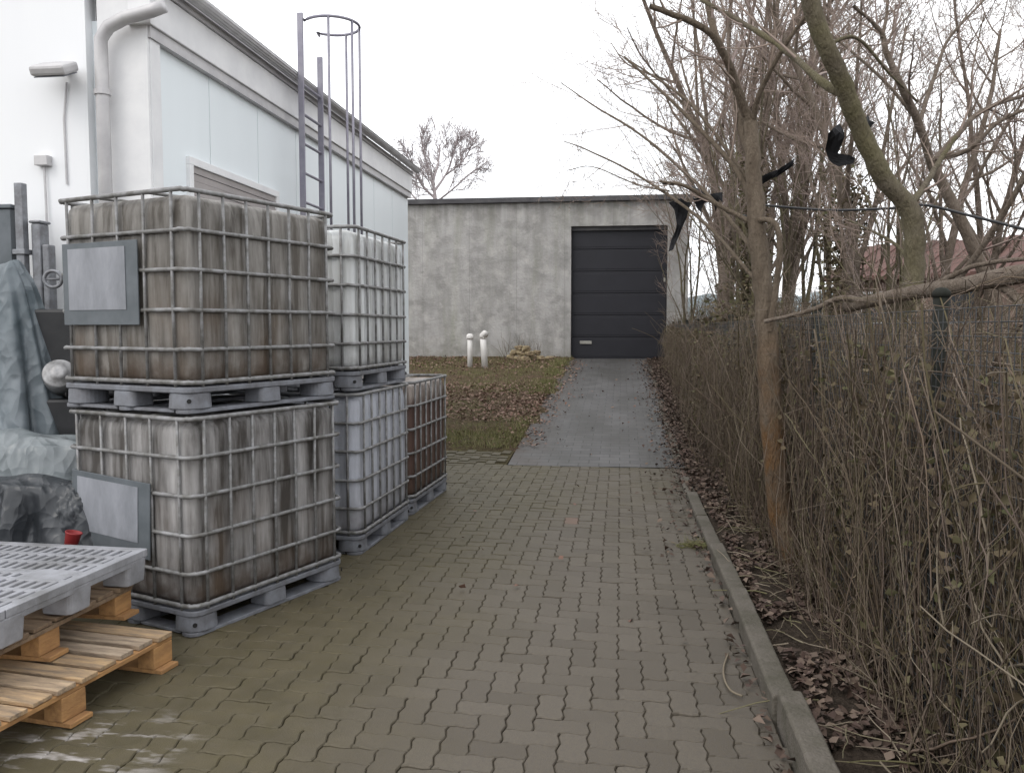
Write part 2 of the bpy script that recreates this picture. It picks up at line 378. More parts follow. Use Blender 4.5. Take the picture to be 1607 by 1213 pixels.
def m_tarp(name, a, b, sc):
    g = NT(name); wv = g.new('ShaderNodeVectorMath'); wv.operation = 'MULTIPLY_ADD'; wv.inputs[1].default_value = (.25, .25, .25)
    nn = g.new('ShaderNodeTexNoise'); nn.inputs['Scale'].default_value = 3; g.link(g.c.outputs['Object'], nn.inputs['Vector']); g.link(nn.outputs['Color'], wv.inputs[0]); g.link(g.c.outputs['Object'], wv.inputs[2])
    hs = []
    for (k, z) in ((sc, .45), (sc*2.3, .7)):
        v = g.new('ShaderNodeTexVoronoi'); v.feature = 'F1'; v.inputs['Scale'].default_value = k; mp = g.vec((1, 1, z), wv.outputs[0]); g.link(mp, v.inputs['Vector']); hs.append(v.outputs['Distance'])
    h = g.math('ADD', hs[0], g.math('MULTIPLY', hs[1], .4))
    c = g.mix(g.noise(2.6), a, b); c = g.mix(g.math('MULTIPLY', g.noise(4, None, .45, .75), .35), c, tuple(q*.7 for q in a))
    g.bump(h, .7, .06); return g.done(c, .36, .5)
M['tarp'] = m_tarp('creased_tarpaulin', (.095,.12,.135), (.19,.215,.235), 5); M['tarpb'] = m_tarp('creased_pale_tarpaulin', (.12,.142,.152), (.22,.24,.25), 6)
M['bag'] = m_tarp('creased_black_film', (.022,.025,.029), (.048,.053,.06), 6)
M['rag'] = mat('matt_black_film', (.014,.014,.016), .7, var=(.014,.014,.015), scale=9, spec=.15)
def tank_mats():
    return dict(a=m_tank('tank_grimy', (.33,.315,.295), (.088,.076,.062), 1.0),
                b=m_tank('tank_streaked', (.38,.37,.365), (.072,.064,.057), 1.0),
                c=m_tank('tank_pale', (.72,.74,.75), (.17,.165,.13), .55),
                d=m_tank('tank_bluish', (.52,.54,.60), (.20,.20,.21), .5),
                e=m_tank('tank_brown', (.42,.37,.33), (.10,.065,.05), .7, (.105,.06,.05)))
TM = tank_mats()

# ---------------------------------------------------------------- ground
def grid(name, xs, ys, zf, m, kind='structure'):
    xs = np.asarray(xs); ys = np.asarray(ys); X, Y = np.meshgrid(xs, ys); Z = zf(X, Y)
    V = np.stack([X, Y, Z], -1).reshape(-1, 3); nx = len(xs); ny = len(ys)
    i, j = np.meshgrid(np.arange(nx-1), np.arange(ny-1)); a = (j*nx+i).ravel()
    o = fast_mesh(name, V, np.stack([a, a+1, a+nx+1, a+nx], -1), m, None, True)
    if kind: o['kind'] = kind
    return o
def bumpz(X, Y, s, a): 
    return a*(np.sin(X*s*1.7+1.3*np.sin(Y*s))*np.cos(Y*s*1.3+.7*np.sin(X*s*2.1)))
lin = np.linspace
xs = np.concatenate([[-900,-300,-100,-40], lin(-20, 20, 81), [40,100,300,900]])
ys = np.concatenate([[-300,-60,-20], lin(-8, 40, 97), [60,120,300,1200]])
grid('ground', xs, ys, lambda X, Y: gz(Y)-.05, M['soil'])
YE = 9.75; KX = .635
YL = 10.55
grid('paved_yard_bed', lin(-9, KX, 60), lin(-3, YE, 60), lambda X, Y: gz(Y)-.0115, M['joint'])
grid('paved_yard_bed', lin(-9, -1.32, 20), lin(YE+.001, YL, 8), lambda X, Y: gz(Y)-.0115, M['joint'])

def pavers():
    a = .1125; A = .0062; gap = .0018; ch = .0045
    u = 4
    def out(i, j, w, h):
        pts = []
        for k in range(w*u): pts.append((i+k/u, j))
        for k in range(h*u): pts.append((i+w, j+k/u))
        for k in range(w*u): pts.append((i+w-k/u, j+h))
        for k in range(h*u): pts.append((i, j+h-k/u))
        return np.array(pts, float)
    def warp(p):
        x = p[:, 0]*a; y = p[:, 1]*a
        tri = lambda t: np.sin(2*PI*t)
        return np.stack([x+A*tri(p[:, 1]+.0), y+A*tri(p[:, 0]+.0)], -1)
    V = []; Fc = []; T = []; n = 0
    i0, i1 = int(-4.6/a), int(KX/a)+1; j0, j1 = int(-.5/a), int(YL/a)
    for i in range(i0, i1):
        for j in range(j0, j1):
            d = (i-j) % 4
            if d == 0: w_, h_ = 2, 1
            elif d == 3: w_, h_ = 1, 2
            else: continue
            w2 = warp(out(i, j, w_, h_)); c = w2.mean(0)
            if c[1] > YE-.08 and c[0] > -1.40: 
                if c[1] > YE+.08 or c[1] > YE and c[0] < -1.3: continue
            if c[0] > KX-.06 or (c[1] > YE-.06 and c[0] > -1.4): 
                w2[:, 0] = np.minimum(w2[:, 0], KX-.003); w2[:, 1] = np.minimum(w2[:, 1], YE-.004)
                if np.ptp(w2[:, 0]) < .03 or np.ptp(w2[:, 1]) < .03: continue
                c = w2.mean(0)
            ext = np.maximum(np.abs(w2-c).max(0), 1e-4)
            sg = 1-gap/ext; sc_ = 1-(gap+ch)/ext
            lo = (w2-c)*sg+c; hi = (w2-c)*sc_+c
            k = len(w2); dz = rng.normal(0, .0016)+.003*math.sin(c[0]*1.9+.6)*math.sin(c[1]*1.3); tx, ty = rng.normal(0, .011, 2)
            zc = float(gz(c[1])); z = lambda q, b: b+zc+dz+tx*(q[:, 0]-c[0])+ty*(q[:, 1]-c[1])
            V.append(np.c_[lo, z(lo, -.02)]); V.append(np.c_[lo, z(lo, -.005)]); V.append(np.c_[hi, z(hi, 0.)])
            for r_ in (0, k):
                for q in range(k): Fc.append((n+r_+q, n+r_+(q+1) % k, n+r_+k+(q+1) % k, n+r_+k+q))
            Fc.append(tuple(range(n+2*k, n+3*k))); t = rng.random(); T += [t]*(2*k+1); n += 3*k
    me = bpy.data.meshes.new('paved_yard'); me.from_pydata(np.concatenate(V).tolist(), [], Fc); me.update()
    at = me.attributes.new('tone', 'FLOAT', 'FACE'); at.data.foreach_set('value', np.array(T, np.float32))
    o = link('paved_yard', me, M['paver']); o['kind'] = 'structure'
pavers()
grid('driveway', lin(-1.3, 1.02, 12), lin(YE, 21.3, 40), lambda X, Y: gz(Y)+.002+.006*np.sin(X*2.1)*np.sin(Y*.9), M['drive'])
grid('grass_verge', np.concatenate([lin(-9, -2, 40), lin(-1.9, -.98, 24)]), lin(YL-.2, 21.3, 150), lambda X, Y: gz(Y)+.035+bumpz(X, Y, 2.1, .02)+.012*np.sin(X*9+Y*7)*np.sin(Y*11-X*4)-.10*np.clip((X+1.34+.09*np.sin(Y*2.3)+.06*np.sin(Y*5.9)+.03*np.sin(Y*13))/.2, 0, 1)-.07*np.clip((YL+.18+.10*np.sin(X*2.7)+.06*np.sin(X*6.1)-Y)/.3, 0, 1), M['verge'])
grid('planting_strip', lin(.738, 1.6, 14), lin(-3, 21.3, 160), lambda X, Y: gz(Y)+.03+bumpz(X, Y, 4.3, .02)+.05*np.clip(X-.9, 0, 1), M['soil'])
grid('rough_ground', lin(1.6, 30, 50), lin(-3, 60, 90), lambda X, Y: gz(Y)+.06+bumpz(X, Y, 1.1, .05), M['soil'])
# distant wooded rise beyond the garage
def hill(X, Y): return 1+9*np.exp(-((X-60)/90)**2)*np.clip((Y-140)/60, 0, 1)*(1+.15*np.sin(X*.13)+.1*np.sin(X*.37))
grid('hills', lin(-150, 300, 120), lin(135, 260, 14), hill, M['hill'])

# ---------------------------------------------------------------- kerb stones along the planting strip
def kerbstone(y0, y1, x, dz, rz, label, group='edging stones along the paved path'):
    m = MB(); n = max(4, int((y1-y0)/.08)); prof = [(-.05,-.1),(-.05,.085),(-.043,.098),(.043,.098),(.05,.085),(.05,-.1)]
    L_ = y1-y0; vs = []; k = len(prof)
    for i in range(n+1):
        for (px, pz) in prof: vs.append((px+.0025*mnoise.noise((px*9, i*.7, y0)), -L_/2+L_*i/n, pz+.004*mnoise.noise((px*20, i*.9, y0+9))))
    fs = [tuple(range(k)), tuple(n*k+q for q in range(k-1, -1, -1))]
    for i in range(n):
        for q in range(k): fs.append((i*k+(q+1) % k, i*k+q, (i+1)*k+q, (i+1)*k+(q+1) % k))
    m.add(vs, fs); yc = (y0+y1)/2
    o = m.build('kerb_stone', M['kerb'], bevel=.006); o.location = (x, yc, float(gz(yc))+dz)
    o.rotation_euler = (math.atan2(float(gz(y1)-gz(y0)), L_), 0, rz)
    return tag(o, label, 'kerb stone', group)
kerbstone(1.5, 3.47, KX+.055, .035, R(-.3), 'nearest raised kerb stone, standing proud with its brown end showing')
kerbstone(3.49, 4.97, KX+.05, .0, R(-.3), 'long pale kerb stone directly behind the raised nearest one')
kerbstone(4.99, 6.05, KX+.05, -.01, R(.3), 'kerb stone just before the orange lichened tree trunk, low and mossy')
y = 6.07
while y < 21:
    kerbstone(y, min(y+.99, 21.1), KX+.052+random.uniform(-.01, .01), -.035-.05*min(1, max(0, (y-7)/2))+random.uniform(-.01, .01), R(random.uniform(-.5, .5)), 'kerb stone half hidden under brambles and dead leaves further up the path'); y += 1.01

# ---------------------------------------------------------------- white hall and annex on the left
WX = -3.3
cyN = PX(232, 200, WX).y; cyF = PX(640, 300, WX).y
EAVE = 4.05
def annex():
    b = empty('industrial_annex', (WX, cyN, 0), 0, 'low white panelled annex with sloping-looking eave, window and roof ladder behind the tanks', 'building')
    Ln = cyF-cyN
    # wall of vertical sandwich panels with real joints
    m = MB(); n = 8; pw = Ln/n
    for i in range(n):
        y0 = i*pw+.002; y1 = (i+1)*pw-.002
        for k in range(2):
            a0 = y0+(y1-y0)*k/2; a1 = y0+(y1-y0)*(k+1)/2
            m.box(-.12, 0 if k % 2 == 0 else -.0025, a0, a1-.0005, 0, EAVE-.42)
    m.box(-.3, -.02, .0, Ln, 0, EAVE-.42)
    m.box(-6, -.3, .02, Ln, 0, EAVE-.3)
    m.build('wall', M['panel'], b)
    e = MB(); e.box(-.34, .03, -.03, -.001, 0, EAVE-.1); e.box(.004, .035, -.001, .13, 0, EAVE-.44); e.build('corner_trim', M['trim'], b, bevel=.004)
    f = MB(); f.box(-.1, .07, -.05, Ln+.0, EAVE-.36, EAVE-.10); f.build('fascia', M['trim'], b, bevel=.006)
    s = MB(); s.box(-.02, .05, -.02, Ln, EAVE-.44, EAVE-.362); s.build('soffit_shadow_strip', M['gutter'], b)  # grey strip set under the fascia in place of its shadow
    r = MB(); r.box(-6, .09, -.06, Ln+.01, EAVE-.098, EAVE-.04); r.build('roof', M['gutter'], b)
    g = MB(); hp = [(.09+.06+.06*math.cos(a), EAVE-.005+.06*math.sin(a)) for a in np.linspace(PI, 2*PI, 9)]
    for (y0, y1) in ((-.06, Ln+.01),):
        vs = [(x, y0, z) for x, z in hp]+[(x, y1, z) for x, z in hp]+[(0+((x-.15)*.93+.15), y0, (z-EAVE)*.93+EAVE+.004) for x, z in hp]+[((x-.15)*.93+.15, y1, (z-EAVE)*.93+EAVE+.004) for x, z in hp]
        fs = [(i, i+1, 10+i-1+0, 9+i) for i in range(8)]+[(18+i+1, 18+i, 27+i, 27+i+1) for i in range(8)]
        fs += [(0, 9, 27, 18), (8, 26, 35, 17)]+[(i+1, i, 18+i, 19+i) for i in range(8)]+[(9+i, 10+i, 28+i, 27+i) for i in range(8)]
        g.add(vs, fs)
    g.build('gutter', M['gutter'], b, True)
    # downpipe: elbow off the gutter end, back to the corner, and down
    pE = PY(236, 18, cyN-.12); pB = PY(158, 62, cyN-.12)
    lo = lambda p: Vector((p[0]-WX, p[1]-cyN, p[2]))
    pt = [lo(pE)+Vector((.1,0,.03)), lo(pE), lo(pE)+(lo(pB)-lo(pE))*.5+Vector((0,0,.05)), lo(pB)+Vector((.06,0,.08)), lo(pB), lo(pB)-Vector((0,0,.2)), Vector((lo(pB).x, lo(pB).y, .1))]
    d = MB(); d.tube(pt, .045, 12); dp = d.build('downpipe', M['gutter'], b, True)
    c = MB()
    for z in (3.2, 1.9):
        c = MB(); c.tube([(lo(pB).x, lo(pB).y, z), (lo(pB).x, lo(pB).y, z+.035)], .055, 12); c.build('pipe_bracket', M['gutter'], dp)
    # window
    a = PX(292, 245, WX); q = PX(434, 300, WX); ya, yb = a.y-cyN, q.y-cyN; z1 = a.z; z0 = z1-.78
    fr = MB(); t = .06
    fr.box(-.02, .03, ya, yb, z1-t, z1); fr.box(-.02, .03, ya, yb, z0, z0+t); fr.box(-.02, .03, ya, ya+t, z0+t, z1-t); fr.box(-.02, .03, yb-t, yb, z0+t, z1-t)
    wf = fr.build('window', M['trim'], b, bevel=.004)
    pn = MB(); nb = 12
    for i in range(nb):
        h = (z1-z0-2*t)/nb; pn.box(-.015, .008+.006*(i % 2), ya+t+.002, yb-t-.002, z0+t+h*i+.002, z0+t+h*(i+1)-.002)
    pn.build('roller_shutter', M['blind'], wf)
    sl_ = MB(); sl_.box(.0, .09, ya-.05, yb+.05, z0-.035, z0-.003); sl_.build('sill', M['gutter'], wf)
annex()
def hall():
    yf = cyN-.06; b = empty('factory_hall', (PY(150, 200, cyN).x-.01, yf, 0), 0, 'tall white factory hall wall at the far left with floodlight and downpipe', 'building')
    m = MB()
    for i in range(9): m.box(-1.0*(i+1)+.004, -1.0*i-.004, 0, .12, 0, 4.36)
    m.box(-9, 0, .12, 6.5, 0, 4.36); m.build('wall', M['white'], b)
    p = MB(); p.box(-9.05, .03, -.03, 6.5, 4.362, 4.44); p.build('roof_edge', M['gutter'], b)
    return yf
HY = hall()
fl = PY(86, 108, HY-.16)
o = empty('floodlight', fl, 0, 'grey floodlight with cable mounted high on the white hall wall', 'floodlight')
mm = Matrix.Rotation(R(25), 4, 'X'); m = MB(); m.box(-.13, .13, -.10, .08, -.035, .035, mm); m.build('lamp_housing', M['gutter'], o, bevel=.02)
m = MB(); m.box(-.11, .11, -.09, .07, -.043, -.037, mm); m.build('lamp_glass', M['label'], o)
m = MB(); m.box(-.03, .03, .02, .155, .02, .05); m.tube([(-.02, .15, -.05), (-.05, .15, -.3), (-.045, .15, -.75)], .007, 6); m.build('bracket', M['gutter'], o)
jb = PY(69, 252, HY-.02)
m = MB(); m.box(-.05, .05, -.04, .018, -.04, .03); m.tube([(0, 0, -.04), (.01, 0, -.9), (.01, 0, -1.6)], .009, 6); o = m.build('junction_box', M['gutter'], bevel=.008); o.location = jb
tag(o, 'small junction box with conduit on the hall wall below the floodlight', 'junction box')
def ladder():
    xo = .24; a = PX(472, 100, WX+xo); c = PX(502, 100, WX+xo); y0, y1 = a.y, c.y
    top = PX(470, 20, WX+xo).z
    b = empty('roof_ladder', (WX, (y0+y1)/2, 0), 0, 'steel roof ladder with round safety cage rising above the annex eave', 'ladder')
    w_ = (y1-y0)/2
    for s in (-1, 1):
        m = MB(); m.box(xo-.028, xo+.028, s*w_-.012, s*w_+.012, 1.5, top-(.25 if s > 0 else 0)); m.build('rail', M['ladder'], b, bevel=.003)
    m = MB(); z = 1.7
    while z < EAVE+.1: m.tube([(xo, -w_, z), (xo, w_, z)], .014, 8); z += .28
    m.build('rungs', M['ladder'], b)
    cg = MB(); r_ = .27; cxx = xo+.22
    arc = [(cxx+r_*math.cos(t), r_*math.sin(t)) for t in np.linspace(-PI*.78, PI*.78, 28)]
    hp_ = [(xo, -w_)]+arc+[(xo, w_)]
    for z in (top-.04, 2.15):
        cg.tube([(x, y, z) for x, y in hp_], .014, 6)
    for t in (-1.35, -.45, .45, 1.35):
        x, y = cxx+r_*math.cos(t), r_*math.sin(t); cg.tube([(x, y, top-.03), (x, y, 2.1)], .013, 6)
    cg.build('safety_cage', M['ladder'], b, True)
ladder()

# ---------------------------------------------------------------- concrete garage at the end of the drive
GY = 21.2
def garage():
    x0d, x1d, x1, x0 = -1.24, 1.12, 1.62, -11.0; hd = 3.27; hw = 3.86; dep = 9
    b = empty('garage_block', (0, GY, RISE), 0, 'flat-roofed raw concrete garage with dark sectional door at the end of the drive', 'building')
    m = MB(); m.box(x0, x0d, 0, .28, -.3, hw); m.box(x0d, x1d, 0, .28, hd, hw); m.box(x1d, x1, 0, .28, -.3, hw)
    m.box(x1-.28, x1, .28, dep, -.3, hw); m.box(x0, x0+.28, .28, dep, -.3, hw); m.box(x0+.28, x1-.28, dep-.28, dep, -.3, hw)
    m.build('wall', M['conc'], b)
    r = MB(); r.box(x0-.15, x1+.12, -.12, dep+.1, hw+.002, hw+.13); r.build('roof', M['felt'], b, bevel=.01)
    d = MB(); ns = 6
    for i in range(ns):
        z0 = hd*i/ns; z1 = hd*(i+1)/ns-.012
        d.box(x0d+.003, x1d-.003, .19, .24, z0, z1); d.box(x0d+.03, x1d-.03, .182, .1895, z0+.05, z1-.05)
    d.box(x0d+.01, x1d-.01, .25, .27, 0, hd)
    dr = d.build('garage_door', M['door'], b, bevel=.006)
    h = MB(); h.box(x0d+.22, x0d+.52, .15, .18, .36, .44); h.build('handle', M['doorh'], dr, bevel=.01)
    g = MB(); g.box(x1d-.08, x1d-.04, .15, .18, 1.9, 2.0); g.build('lock', M['doorh'], dr)
    f = MB(); f.box(x0d+.0, x1d, .10, .17, hd-.10, hd-.003); f.build('door_lintel', M['felt'], b)
garage()
# two white vent pipes with caps by the wall
for k, (px, h, lab) in enumerate(((737.5, .70, 'slimmer white vent pipe, left one of the pair by the concrete wall'), (758, .72, 'thicker white vent pipe with bent cowl, right one of the pair by the concrete wall'))):
    yv = GY-2.3; r = ray(px, 560); x = r.x*(yv/r.y); z = float(gz(yv))
    o = empty('vent_pipe', (x, yv, z), 0, lab, 'vent pipe', 'white vent pipes by the garage wall')
    m = MB(); rr = .058 if k == 0 else .072; m.tube([(.05*k, 0, -.05), (.02*k, 0, h*.6), (0, 0, h)], rr, 14); m.build('pipe', M['whitep'], o, True)
    m = MB()
    if k == 0: m.lathe([(.075, h-.02), (.085, h+.01), (.08, h+.07), (.045, h+.10), (.01, h+.105)], 16)
    else: m.tube([(0, 0, h-.02), (.005, -.01, h+.04), (.04, -.03, h+.075), (.09, -.05, h+.05)], [.08, .085, .085, .08], 14)
    m.build('cowl', M['whitep'], o, True)
# low heap of stones and wood lumps beside the door
heap = [(802, 0), (813, 0), (825, 0), (837, 0), (849, 0), (862, 0), (808, 1), (819, 1), (831, 1), (843, 1), (814, 2), (826, 2)]
for k, (px, lv) in enumerate(heap):
    yv = GY-.62-.12*(k % 3)+.06*lv; rr = ray(px, 560); x = rr.x*(yv/rr.y); bm = bmesh.new(); bmesh.ops.create_icosphere(bm, subdivisions=3, radius=1)
    a = (random.uniform(.10, .15), random.uniform(.08, .11), random.uniform(.065, .085))
    for v in bm.verts:
        c = v.co.copy(); q = 1+.35*mnoise.noise(c*1.3+Vector((k*3.1, 0, 0)))+.12*mnoise.noise(c*4+Vector((0, k, 0))); v.co = Vector((max(-.8, min(.8, c.x))*a[0], c.y*a[1], max(-.75, min(.75, c.z))*a[2]))*q
    me = bpy.data.meshes.new('stone'); bm.to_mesh(me); bm.free(); o = link('stone', me, M['yel']); o.location = (x, yv, float(gz(yv))+.085+.115*lv); o.rotation_euler = (0, 0, random.uniform(-.6, .6))
    tag(o, 'yellowish rough stone in the low heap between the vent pipes and the garage door', 'stone', 'stones heaped by the concrete wall')

# ---------------------------------------------------------------- liquid containers
def container(corner, rz, z, tank, label, plate=None, lean=0):
    """corner = world xy of the corner nearest the path and the camera (local +x, -y)."""
    c, s = math.cos(rz), math.sin(rz); lx, ly = .5, -.6
    o = empty('liquid_container', (corner[0]-(c*lx-s*ly), corner[1]-(s*lx+c*ly), z), rz, label, 'liquid container', 'caged liquid containers stacked along the annex')
    # pallet
    p = MB(); p.prism(rrect(1.0, 1.2, .07), .105, .135); pl = p.build('pallet', M['skid'], o, bevel=.006)
    for fx in (-1, 0, 1):
        for fy in (-1, 0, 1):
            if fx == 0 and fy == 0: continue
            w_, d_ = (.20, .20) if fx and fy else ((.15, .17) if fx else (.17, .15))
            cx, cy = fx*(.5-w_/2), fy*(.6-d_/2)
            ft = MB(); ft.prism(rrect(w_, d_, .085 if fx and fy else .03, 6, cx, cy), .022, .104, None, .95); ft.build('foot', M['skid'], pl, bevel=.005)
    for fx in (-.43, 0, .43): sk = MB(); sk.prism(rrect(.12, 1.2, .055, 4, fx, 0), 0, .020); sk.build('skid', M['skid'], pl, bevel=.003)
    for fy in (-.535, .535):
        for (xa, xb) in ((-.368, -.062), (.062, .368)): sk = MB(); sk.box(xa, xb, fy-.045, fy+.045, .002, .019); sk.build('cross_skid', M['skid'], pl, bevel=.003)
    for sx in (-1, 1):
        for sy in (-1, 1):
            mm = Matrix.Translation((sx*.5-sx*.018, sy*.6-sy*.018, .065)) @ Matrix.Rotation(math.atan2(sy, sx), 4, 'Z') @ Matrix.Rotation(PI/2, 4, 'Y')
            hl = MB(); hl.lathe([(.012, -.002), (.012, .004)], 10, mm); hl.build('hole_shade_disc', M['black'], pl)  # flat black disc stands for the shade inside a bolt hole
    # tank: rounded box with vertical flutes
    z0, z1 = .14, 1.12; W, D = .955, 1.155
    ring = rrect(W, D, .075, 8); 
    # resample along the outline
    dense = []
    for i in range(len(ring)):
        a = Vector(ring[i]); b = Vector(ring[(i+1) % len(ring)]); n = max(1, int((b-a).length/.02))
        for k in range(n): dense.append(a.lerp(b, k/n))
    nd = len(dense); nrm = []
    for i in range(nd):
        t = dense[(i+1) % nd]-dense[i-1]; nrm.append(Vector((t.y, -t.x)).normalized())
    lev = [(0, .05), (.015, .02), (.05, .004), (.1, 0)]+[(.1+.8*k/9, 0) for k in range(1, 10)]+[(.93, .004), (.965, .012), (.99, .035), (1.0, .07)]
    vs = []; fs = []
    for (t, ins) in lev:
        zz = z0+(z1-z0)*t; am = max(0, min(1, (t-.06)*12, (.94-t)*12))
        for i in range(nd):
            p_ = dense[i]; u = p_.x if abs(nrm[i].y) > .7 else p_.y
            fl_ = (.5+.5*math.cos(2*PI*u/.165))**3 if (abs(nrm[i].x) > .97 or abs(nrm[i].y) > .97) else 0
            bulge = .008*math.sin(PI*t)*(1-abs(2*u/1.1)**2) if (abs(nrm[i].x) > .97 or abs(nrm[i].y) > .97) else 0
            q = p_-nrm[i]*(ins+.012*fl_*am-bulge); vs.append((q.x, q.y, zz))
    for j in range(len(lev)-1):
        for i in range(nd): fs.append((j*nd+i, j*nd+(i+1) % nd, (j+1)*nd+(i+1) % nd, (j+1)*nd+i))
    fs += [tuple(range(nd-1, -1, -1)), tuple((len(lev)-1)*nd+i for i in range(nd))]
    tk = MB().add(vs, fs).build('tank', TM[tank], o, True)
    cp = MB(); cp.lathe([(.085, 1.115), (.09, 1.12), (.09, 1.148), (.075, 1.156), (.02, 1.158)], 24); cp.build('lid', M['dark'], tk, True)
    # cage
    cg = MB(); rr = rrect(.985, 1.185, .06, 6); jit = lambda: random.uniform(-.006, .006)
    for i, zz in enumerate((.16, .33, .53, .735, .935, 1.135)):
        q = [(x+jit()*.4, y+jit()*.4, zz+jit()*.4) for x, y in rr]; cg.tube(q, .013 if i in (0, 5) else .0115, 8, True)
    cg.build('cage_hoops', M['cage'], o, True)
    cv = MB()
    for y_ in (-.50, -.335, -.165, 0, .165, .335, .50):
        for sx in (-1, 1):
            j = jit(); cv.tube([(sx*.4935, y_+j, .136), (sx*.4945+jit()*.3, y_+jit(), .6), (sx*.4935, y_+j, 1.135)], .0088, 6)
    for x_ in (-.40, -.2, 0, .2, .40):
        for sy in (-1, 1):
            j = jit(); cv.tube([(x_+j, sy*.5935, .136), (x_+jit(), sy*.5945, .6), (x_+j, sy*.5935, 1.135)], .0088, 6)
    for sx in (-.2, .2): cv.tube([(sx, -.59, 1.139), (sx, 0, 1.15), (sx, .59, 1.139)], .010, 6)
    cv.build('cage_bars', M['cage'], o, True)
    if plate:
        (xa, xb, za, zb, tilt) = plate; cx, cz = (xa+xb)/2, (za+zb)/2
        mm = Matrix.Translation((cx, -.612, cz)) @ Matrix.Rotation(R(tilt), 4, 'Y')
        b_ = MB(); b_.box(-(xb-xa)/2, (xb-xa)/2, -.004, .004, -(zb-za)/2, (zb-za)/2, mm); pp = b_.build('label_plate', M['plate'], o, bevel=.002)
        l_ = MB(); l_.box(-(xb-xa)/2+.05, (xb-xa)/2-.09, -.0075, -.0055, -(zb-za)/2+.08, (zb-za)/2-.03, mm); l_.build('label_sheet', M['label'], pp)
    return o
A1 = PZ(306, 1003, 0); A1 = (A1.x, A1.y); RZ1 = R(-21.0)
container(A1, RZ1, 0, 'b', 'lower grimy container of the nearest stack, white streaked corner and tilted grey label plate', (-.44, .20, .39, .80, 2.5))
A1u = PZ(262, 656, 1.16)
container((A1[0]-.005, A1[1]+.01), RZ1+R(1.2), 1.162, 'a', 'upper grimy brownish container of the nearest stack with large square label plate', (-.425, .17, .455, .895, 0))
A2 = PZ(563, 872, 0); A2 = (A2.x+.02, A2.y)
container(A2, R(-2.7), 0, 'd', 'lower bluish white container of the second stack, set on the paving')
container((A2[0]-.02, A2[1]-.01), R(-3.2), 1.162, 'c', 'upper clean white container of the second stack with greenish streaks')
A3 = (A2[0]+.03+.02, A2[1]+1.30)
container(A3, R(-3), 0, 'e', 'single container with dark brown contents at the far end of the row')

# ---------------------------------------------------------------- pallets at the lower left
def pallet_rz(p0, p1): d = (p0-p1); return math.atan2(-d.x, d.y)
c0 = PZ(271, 988, .165); c1 = PZ(8, 1127, .165); rzp = pallet_rz(c0, c1)
def wood_pallet(corner, rz, z, W, Ln, hgt, label, slatm, blockm, nsl, bottom_along_x=True):
    """corner = far right top corner; local x to the left is negative, y to the camera negative"""
    o = empty('wooden_pallet', (corner.x, corner.y, z), rz, label, 'pallet', 'wooden pallets at the lower left')
    t = .02; d = MB(); T = []; sw = Ln/nsl
    Vt = []; 
    for i in range(nsl):
        y1 = -i*sw-random.uniform(.004, .010); y0 = -(i+1)*sw+random.uniform(.008, .022); j = random.uniform(-.012, .012)
        d.box(-W+j, j, y0, y1-.006, hgt-t+random.uniform(-.002, .002), hgt+random.uniform(-.003, .002)); T += [random.random()]*6
    dk = d.build('deck_boards', slatm, o, bevel=.003)
    at = dk.data.attributes.new('tone', 'FLOAT', 'FACE'); at.data.foreach_set('value', T)
    s = MB()
    for x in (-.0, -W/2+.05, -W+.1): s = MB(); s.box(x-.1, x-.003, -Ln+.005, -.003, hgt-2*t-.003, hgt-t-.003); s.build('stringer_board', slatm if slatm is M['oldwood'] else M['woodb'], o, bevel=.003)
    for x in (-.0, -W/2+.05, -W+.1):
        for y in (-.0, -Ln/2+.05, -Ln+.1):
            b = MB(); j = random.uniform(-.006, .006); b.box(x-.098+j, x-.006+j, y-.135, y-.006, t+.002, hgt-2*t-.004); b.build('block', blockm, o, bevel=.004)
    q = MB()
    for y in (-.0, -Ln/2+.05, -Ln+.1): q = MB(); q.box(-W+.01, .035, y-.13, y-.01, 0, t); q.build('base_board', blockm, o, bevel=.003)
    return o
wood_pallet(c0, rzp, 0, 1.0, 1.2, .165, 'fresh orange-tan wooden pallet lying on the paving at the bottom of the pile', M['wood'], M['woodb'], 10)
e0 = PZ(233, 860, .49); e1 = PZ(8, 957, .49); rze = pallet_rz(e0, e1)
off = Matrix.Rotation(rze, 3, 'Z') @ Vector((-.07, -.03, 0))
wood_pallet(Vector((e0.x, e0.y, 0))+off, rze+R(.5), .168, .95, 1.15, .16, 'darker wooden pallet sandwiched between the grey plastic pallet and the tan one', M['oldwood'], M['woodb'], 8)
